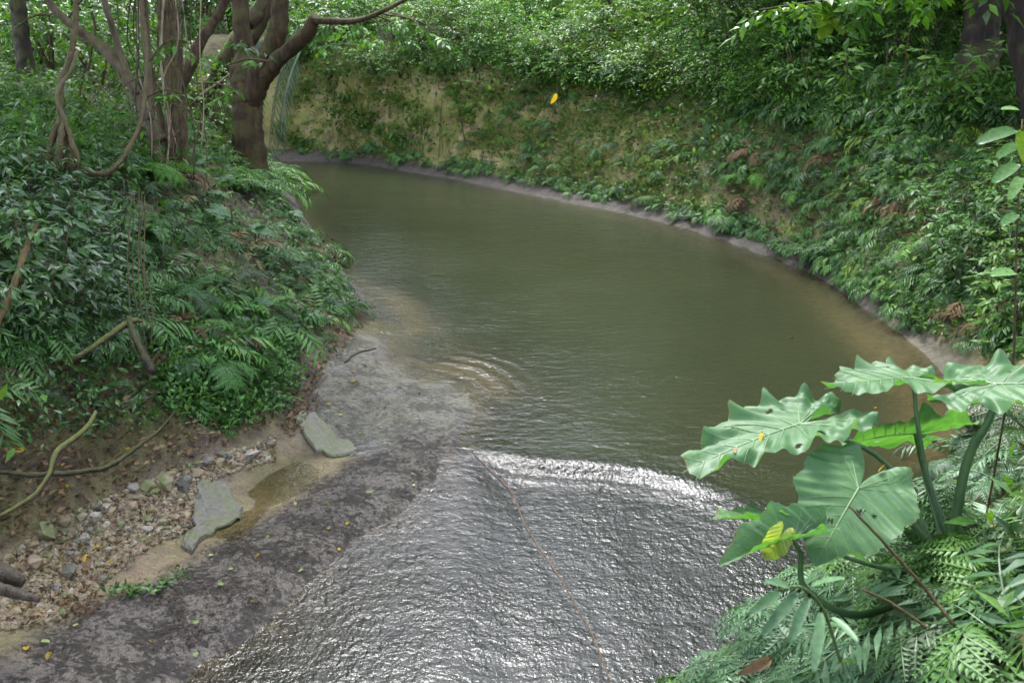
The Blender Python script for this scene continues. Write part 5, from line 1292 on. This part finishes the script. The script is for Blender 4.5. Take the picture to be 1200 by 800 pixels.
# ------------------------------------------------------------------ the submerged stick, driftwood
st = thing('fallen_branch', 'long thin forked branch lying half sunk in the rippled water', 'branch', PZ(600, 575, 0.0))
b0 = PZ(600, 575, 0.0)
for nm, pts in [('stem', [(554, 530, .05, 2.2), (575, 552, .04, 2.6), (600, 577, .03, 3), (614, 612, .02, 3), (634, 645, .015, 3.2), (655, 675, .015, 3), (678, 715, .01, 3), (697, 750, .01, 2.8), (718, 806, .01, 2.4)]), ('side_branch', [(603, 582, .03, 2), (615, 560, .03, 1.8), (634, 544, .04, 1.2)])]:
    a = np.array(pts); p = PZ(a[:, 0], a[:, 1], a[:, 2]); dep_ = project(p)[2]
    V, Fa = tube(p, a[:, 3] * dep_ / F * .38, 7, 5, .25, .2, 6); link(nm, mesh(nm, V - b0, Fa, BK['stick'], True), st)
liana('driftwood', 'dark wet log end poking in at the left edge of the gravel', [(-40, 668, 6.2, 12), (-5, 668, 6.15, 12), (15, 676, 6.1, 10), (26, 684, 6.1, 6)], BK['wet'], None, 9, .05, .15, 3, 'log')
liana('driftwood', 'grey bleached stick lying against the dark log at the left edge', [(-40, 690, 5.95, 7), (0, 690, 5.95, 7), (25, 696, 5.9, 6), (46, 703, 5.9, 3)], BK['wet'], None, 9, .05, .15, 4, 'log')
liana('driftwood', 'slim stick lying on the mud shelf beside the bank foot', [(404, 425, 10.2, 1.2), (418, 414, 10.4, 1.5), (440, 408, 10.7, 1)], BK['wet'], None, 5, .2, .1, 5, 'log')

# ------------------------------------------------------------------ stones, gravel, fallen leaves
def stone_arrays(seed, sub=1):
    import bmesh
    bm = bmesh.new(); bmesh.ops.create_icosphere(bm, subdivisions=sub, radius=1)
    V = np.array([v.co[:] for v in bm.verts]); Fa = np.array([[v.index for v in f.verts] for f in bm.faces]); bm.free()
    g_ = np.random.default_rng(seed)
    for _ in range(7):
        d = unit(g_.normal(0, 1, 3)); c = g_.uniform(.45, .85); e = V @ d; V = V - np.maximum(e - c, 0)[:, None] * d * .85
    V = V * (1 + g_.normal(0, .05, (len(V), 1))) * np.array([1, g_.uniform(.65, .95), g_.uniform(.45, .75)])
    return V, Fa
def stone_mat(name, c1, c2, moss=0.0):
    m, nt, out = newmat(name); g = G(nt); tc = g.n('ShaderNodeTexCoord'); oi = g.n('ShaderNodeObjectInfo'); geo = g.n('ShaderNodeNewGeometry')
    n1 = g.noise(geo.outputs['Position'], 24, 5, .65); n2 = g.noise(geo.outputs['Position'], 7, 3)
    r = g.math('FRACT', g.math('ADD', oi.outputs['Random'], g.attr('rnd')))
    c = g.mix(r, c1, c2); c = g.mix(.8, c, g.ramp(n1, [(.3, .45), (.55, 1.0), (.75, 1.45)]), 'MULTIPLY')
    if moss: c = g.mix(g.math('MULTIPLY', g.smooth(g.math('ADD', n2, g.math('MULTIPLY', n1, .3)), .52, .70), moss), c, (.085, .105, .028))
    b = g.n('ShaderNodeBsdfPrincipled'); g.l(c, b.inputs['Base Color']); b.inputs['Roughness'].default_value = .7; g.l(g.bump(n1, .8, .012), b.inputs['Normal']); g.l(b.outputs[0], out.inputs[0]); return m
ST = {'pale': stone_mat('pale_stone', (.22, .19, .145), (.32, .29, .235)), 'brown': stone_mat('brown_stone', (.16, .115, .07), (.28, .21, .135), .3), 'mossy': stone_mat('mossy_stone', (.19, .165, .10), (.27, .24, .15), .85), 'dark': stone_mat('dark_stone', (.06, .052, .045), (.13, .115, .10), .3)}
SA = [stone_arrays(k) for k in range(7)]
STM_ = {}
def stone(q, s_, mat, label, group=None, name='stone', sink=.25, k=None, rot=True):
    k = int(rng.integers(7)) if k is None else k
    if (k, mat) not in STM_: STM_[(k, mat)] = mesh('stone', *SA[k], ST[mat], False)
    o = link(name, STM_[(k, mat)]); m3 = rot_z(rng.uniform(0, 6.28)) @ rot_x(rng.normal(0, .25)) * s_
    o.matrix_world = M4(m3, q + np.array([0, 0, s_ * (.45 - sink)])); return tag(o, label, 'stone', group)
GRAV = [(0, 660), (60, 615), (140, 578), (220, 545), (300, 520), (322, 512), (322, 540), (262, 556), (232, 575), (222, 620), (160, 650), (118, 688), (70, 725), (0, 740)]
q, t, pp = scatter(GRAV, 285)
SL = {'pale': ('pale cream stone among the loose stones on the gravel strip', 'pale stones on the gravel strip'), 'brown': ('brown stone among the loose stones on the gravel strip', 'brown stones on the gravel strip'),
      'mossy': ('moss tinged stone among the loose stones on the gravel strip', 'moss tinged stones on the gravel strip'), 'dark': ('dark grey stone among the loose stones on the gravel strip', 'dark stones on the gravel strip')}
for p, (a, b) in zip(q, pp):
    mt = random.choices(['pale', 'brown', 'mossy', 'dark'], [.08, .48, .30, .14])[0]
    near_bank = b < 660 - a * .42
    s_ = random.choice([.03, .035, .045, .055, .07, .085]) * random.uniform(.8, 1.2) * (.95 if near_bank else .62); v_, h_ = spot_words(GRAV, a, b)
    stone(p, s_, mt, f"{'small' if s_ < .038 else 'middling' if s_ < .062 else 'big'} {SL[mt][0].split(' stone')[0]} stone {v_} on the gravel strip, {h_}", SL[mt][1])
for px_, py_, s_, mt, lb_ in [(195, 567, .13, 'mossy', 'largest yellow green mossy stone on the gravel strip'), (214, 573, .10, 'dark', 'dark mossy stone just right of the largest mossy stone'), (174, 622, .075, 'pale', 'whitest stone at the front of the gravel strip'),
                              (118, 681, .07, 'dark', 'smooth dark grey stone at the head of the trickle'), (80, 673, .10, 'dark', 'dark green stained stone near the log end'), (52, 625, .12, 'mossy', 'broad mossy stone at the foot of the dirt bank'),
                              (295, 534, .10, 'pale', 'pale round stone at the upper end of the gravel'), (36, 662, .11, 'brown', 'greenish brown stone beside the dark log'), (100, 632, .08, 'pale', 'pale grey stone in the middle of the gravel strip')]:
    q, t, ok = hit(np.array([float(px_)]), np.array([float(py_)])); stone(q[0], s_, mt, lb_)
q, t, pp = scatter(GRAV, 3600); tv, tf = stone_arrays(55, 1)
M = np.array([rot_z(a) for a in rng.uniform(0, 6.28, len(q))]) * rng.uniform(.010, .034, (len(q), 1, 1))
V, Fa = inst(tv, tf, M, q + [0, 0, .004]); stuff('gravel', V, Fa, np.repeat(rng.uniform(0, 1, len(q)), len(tv)), ST['brown'], 'fine brown gravel under the left bank')
q, t, pp = scatter(GRAV, 500); M = np.array([rot_z(a) for a in rng.uniform(0, 6.28, len(q))]) * rng.uniform(.012, .036, (len(q), 1, 1))
V, Fa = inst(tv, tf, M, q + [0, 0, .004]); stuff('gravel', V, Fa, np.repeat(rng.uniform(0, 1, len(q)), len(tv)), ST['pale'], 'scattered pale pebbles over the brown gravel')

# the flat mossy slab and the broken edge of the shelf
def slab(name, label, outline, z0, z1, mat, cat):
    ol = np.array(outline, float); ol = np.vstack([ol + (np.roll(ol, -1, 0) - ol) * f for f in (0, .33, .67)]).reshape(3, -1, 2).transpose(1, 0, 2).reshape(-1, 2) + rng.normal(0, 1.3, (len(ol) * 3, 2))
    top = PZ(ol[:, 0], ol[:, 1], z1); c0 = top.mean(0); c0[2] = float(zbase(c0[0], c0[1])); n = len(top)
    def ring(f, zz, j): r_ = c0 + (top - c0) * f + rng.normal(0, j, (n, 3)); r_[:, 2] = zbase(r_[:, 0], r_[:, 1]) + zz + rng.normal(0, j, n); return r_
    rings = [ring(1.06, -.06, .003), ring(1.01, .020, .004), ring(.95, .036, .002), ring(.62, .040, .002), ring(.3, .040, .002)]
    V = np.vstack(rings + [[c0 + [0, 0, .04]]]) - c0; Fa = []
    for a in range(n):
        b = (a + 1) % n
        for k in range(4): Fa += [(k * n + a, k * n + b, (k + 1) * n + b), (k * n + a, (k + 1) * n + b, (k + 1) * n + a)]
        Fa.append((4 * n + a, 4 * n + b, 5 * n))
    o = link(name, mesh(name, V, np.array(Fa), mat, False)); o.location = c0; return tag(o, label, cat)
ST['slab'] = stone_mat('slab_stone', (.100, .092, .074), (.135, .122, .098), .55)
slab('stone_slab', 'flat wedge shaped slab tinged with green moss beside the trickle', [(236, 572), (262, 568), (284, 590), (280, 600), (262, 606), (240, 622), (222, 640), (214, 632), (228, 612), (228, 590)], -.08, .065, ST['slab'], 'stone slab')
slab('shelf_stone', 'broken front edge of the grey rock shelf above the mud', [(346, 500), (354, 488), (368, 492), (384, 500), (398, 508), (412, 506), (420, 514), (404, 522), (395, 528), (382, 525), (366, 516)], -.08, .10, ST['slab'], 'rock shelf')

# fallen leaves: single ones
LF = [leaf_arrays(.10, .5, .2, .25, 4), leaf_arrays(.13, .36, .3, .4, 4), leaf_arrays(.085, .6, -.2, -.2, 4)]
LFM = {}
def fallen(q, mat, label, group, s_=1.0, lift=.02):
    k = int(rng.integers(3))
    if (k, mat) not in LFM: LFM[(k, mat)] = mesh('fallen_leaf', *LF[k], L[mat], True)
    o = link('fallen_leaf', LFM[(k, mat)]); n = gnormal(q[:1], q[1:2])[0] + rng.normal(0, .25, 3); a = rng.uniform(0, 6.28); d = np.array([math.cos(a), math.sin(a), 0])
    o.matrix_world = M4(frames((d - n * d.dot(n) / n.dot(n))[None], n[None])[0] * s_, q + np.array([0, 0, lift])); return tag(o, label, 'leaf', group)
for zone, n, mats, where, wg in [([(10, 760), (130, 712), (300, 605), (480, 510), (540, 480), (500, 560), (330, 700), (200, 790)], 26, ['green_fallen', 'green_fallen', 'green_fallen', 'dead', 'yellow'], 'lying on the dark mud flat', 'on the mud'),
                             ([(352, 480), (410, 400), (440, 405), (500, 460), (440, 510), (380, 515)], 22, ['dead', 'dead', 'green_fallen', 'yellow'], 'lying on the grey rock shelf', 'on the rock shelf'),
                             (GRAV, 36, ['dead', 'yellow', 'green_fallen', 'dead'], 'lying among the stones of the gravel strip', 'on the gravel'),
                             ([(0, 480), (130, 440), (180, 470), (230, 520), (120, 560), (0, 620)], 44, ['dead', 'dead', 'dead', 'yellow'], 'lying on the bare dirt of the left bank', 'on the dirt bank'),
                             (Z_SL, 24, ['dead', 'dead', 'yellow'], 'caught in the ferns of the right slope', 'on the right slope')]:
    q, t, pp = scatter(zone, n)
    for p in q:
        mt = random.choice(mats); w_ = {'green_fallen': 'pale green', 'yellow': 'yellow', 'dead': 'brown'}[mt]
        fallen(p, mt, f'fallen {w_} leaf {where}', f'{w_} leaves {wg}', random.uniform(.4, .8), .12 if 'ferns' in where else .015)
for px_, py_, lb_ in [(31, 765, 'bright yellow leaf alone on the mud at the lower left corner'), (120, 641, 'small bright yellow leaf on the gravel by the dark stones'), (382, 475, 'yellow leaf beside dark debris on the rock shelf')]:
    q, t, ok = hit(np.array([float(px_)]), np.array([float(py_)])); fallen(q[0], 'yellow', lb_, None, .8)
for px_, py_ in [(1100, 462), (1027, 478), (1048, 498), (1115, 466), (1000, 485), (925, 395), (980, 440), (1040, 455), (870, 520), (700, 560)]:
    q = PZ(float(px_), float(py_), 0.012); fallen(q, 'yellow' if px_ > 1020 else 'dead', 'small %s leaf floating on the water by the right shore' % ('yellow' if px_ > 1020 else 'brown') if px_ > 900 else 'small brown leaf floating on the open water', 'leaves floating by the right shore' if px_ > 900 else 'leaves floating in midstream', .7, 0)
# litter nobody could count
for px_, py_, t, lb_ in [(893, 512, 3.74 * k_, 'yellowish dead scrap lying on the long left elephant ear leaf'), (858, 532, 3.68 * k_, 'small brown scrap near the tip of the long elephant ear leaf'), (1028, 560, 3.56 * k_, 'small yellow scrap lying on the middle heart shaped leaf')]:
    fallen(P(px_, py_, t), 'dead' if 'brown' in lb_ else 'yellow', lb_, None, .55, .03)
def litter(zone, n, mat, label, ln=.07, wd=.5):
    q, t, pp = scatter(zone, n); nr = gnormal(q[:, 0], q[:, 1]); V, Fa, r = leaf_soup(q, nr, 2, ln, wd, .03, .025, 12); stuff('leaf_litter', V, Fa, r, L[mat], label)
litter([(0, 420), (180, 400), (340, 420), (352, 455), (320, 500), (230, 540), (130, 575), (0, 640)], 900, 'dead', 'brown leaf litter over the dirt of the left bank')
litter([(330, 500), (352, 440), (400, 375), (420, 390), (380, 430), (365, 480), (340, 515)], 320, 'dead', 'leaf litter along the foot of the left bank by the rock shelf', .06)
litter(GRAV, 800, 'dead', 'dead leaf scraps between the stones', .05)
litter(Z_CM + [], 260, 'dead', 'dead leaves caught on the far bank', .12)
litter(Z_SL, 420, 'dead', 'dead leaves caught between the ferns of the right slope', .12)
for zone in ([(60, 712), (105, 695), (120, 715), (95, 728)], [(165, 690), (215, 663), (222, 675), (175, 706)], [(120, 700), (165, 690), (160, 700)]):
    q, t, pp = scatter(zone, 26); nr = gnormal(q[:, 0], q[:, 1]); V, Fa, r = leaf_soup(q, nr, 3, .06, .4, .03, .05, 30); stuff('debris', V, Fa, r, L['fern_dark'] if zone[0][0] != 60 else L['dead'], 'clot of washed up leaves at the edge of the mud')
q, t, pp = scatter([(40, 770), (150, 715), (300, 618), (470, 520), (540, 500), (480, 580), (330, 695), (180, 790)], 700)
q = q[fbm(q[:, 0] * 1.6, q[:, 1] * 1.6, 77, 3) > -.02]; V, Fa, r = leaf_soup(q, gnormal(q[:, 0], q[:, 1]), 4, .035, .35, .04, .012, 15); stuff('debris', V, Fa, r, BK['wet'], 'dark specks of rotten leaves over the mud flat')
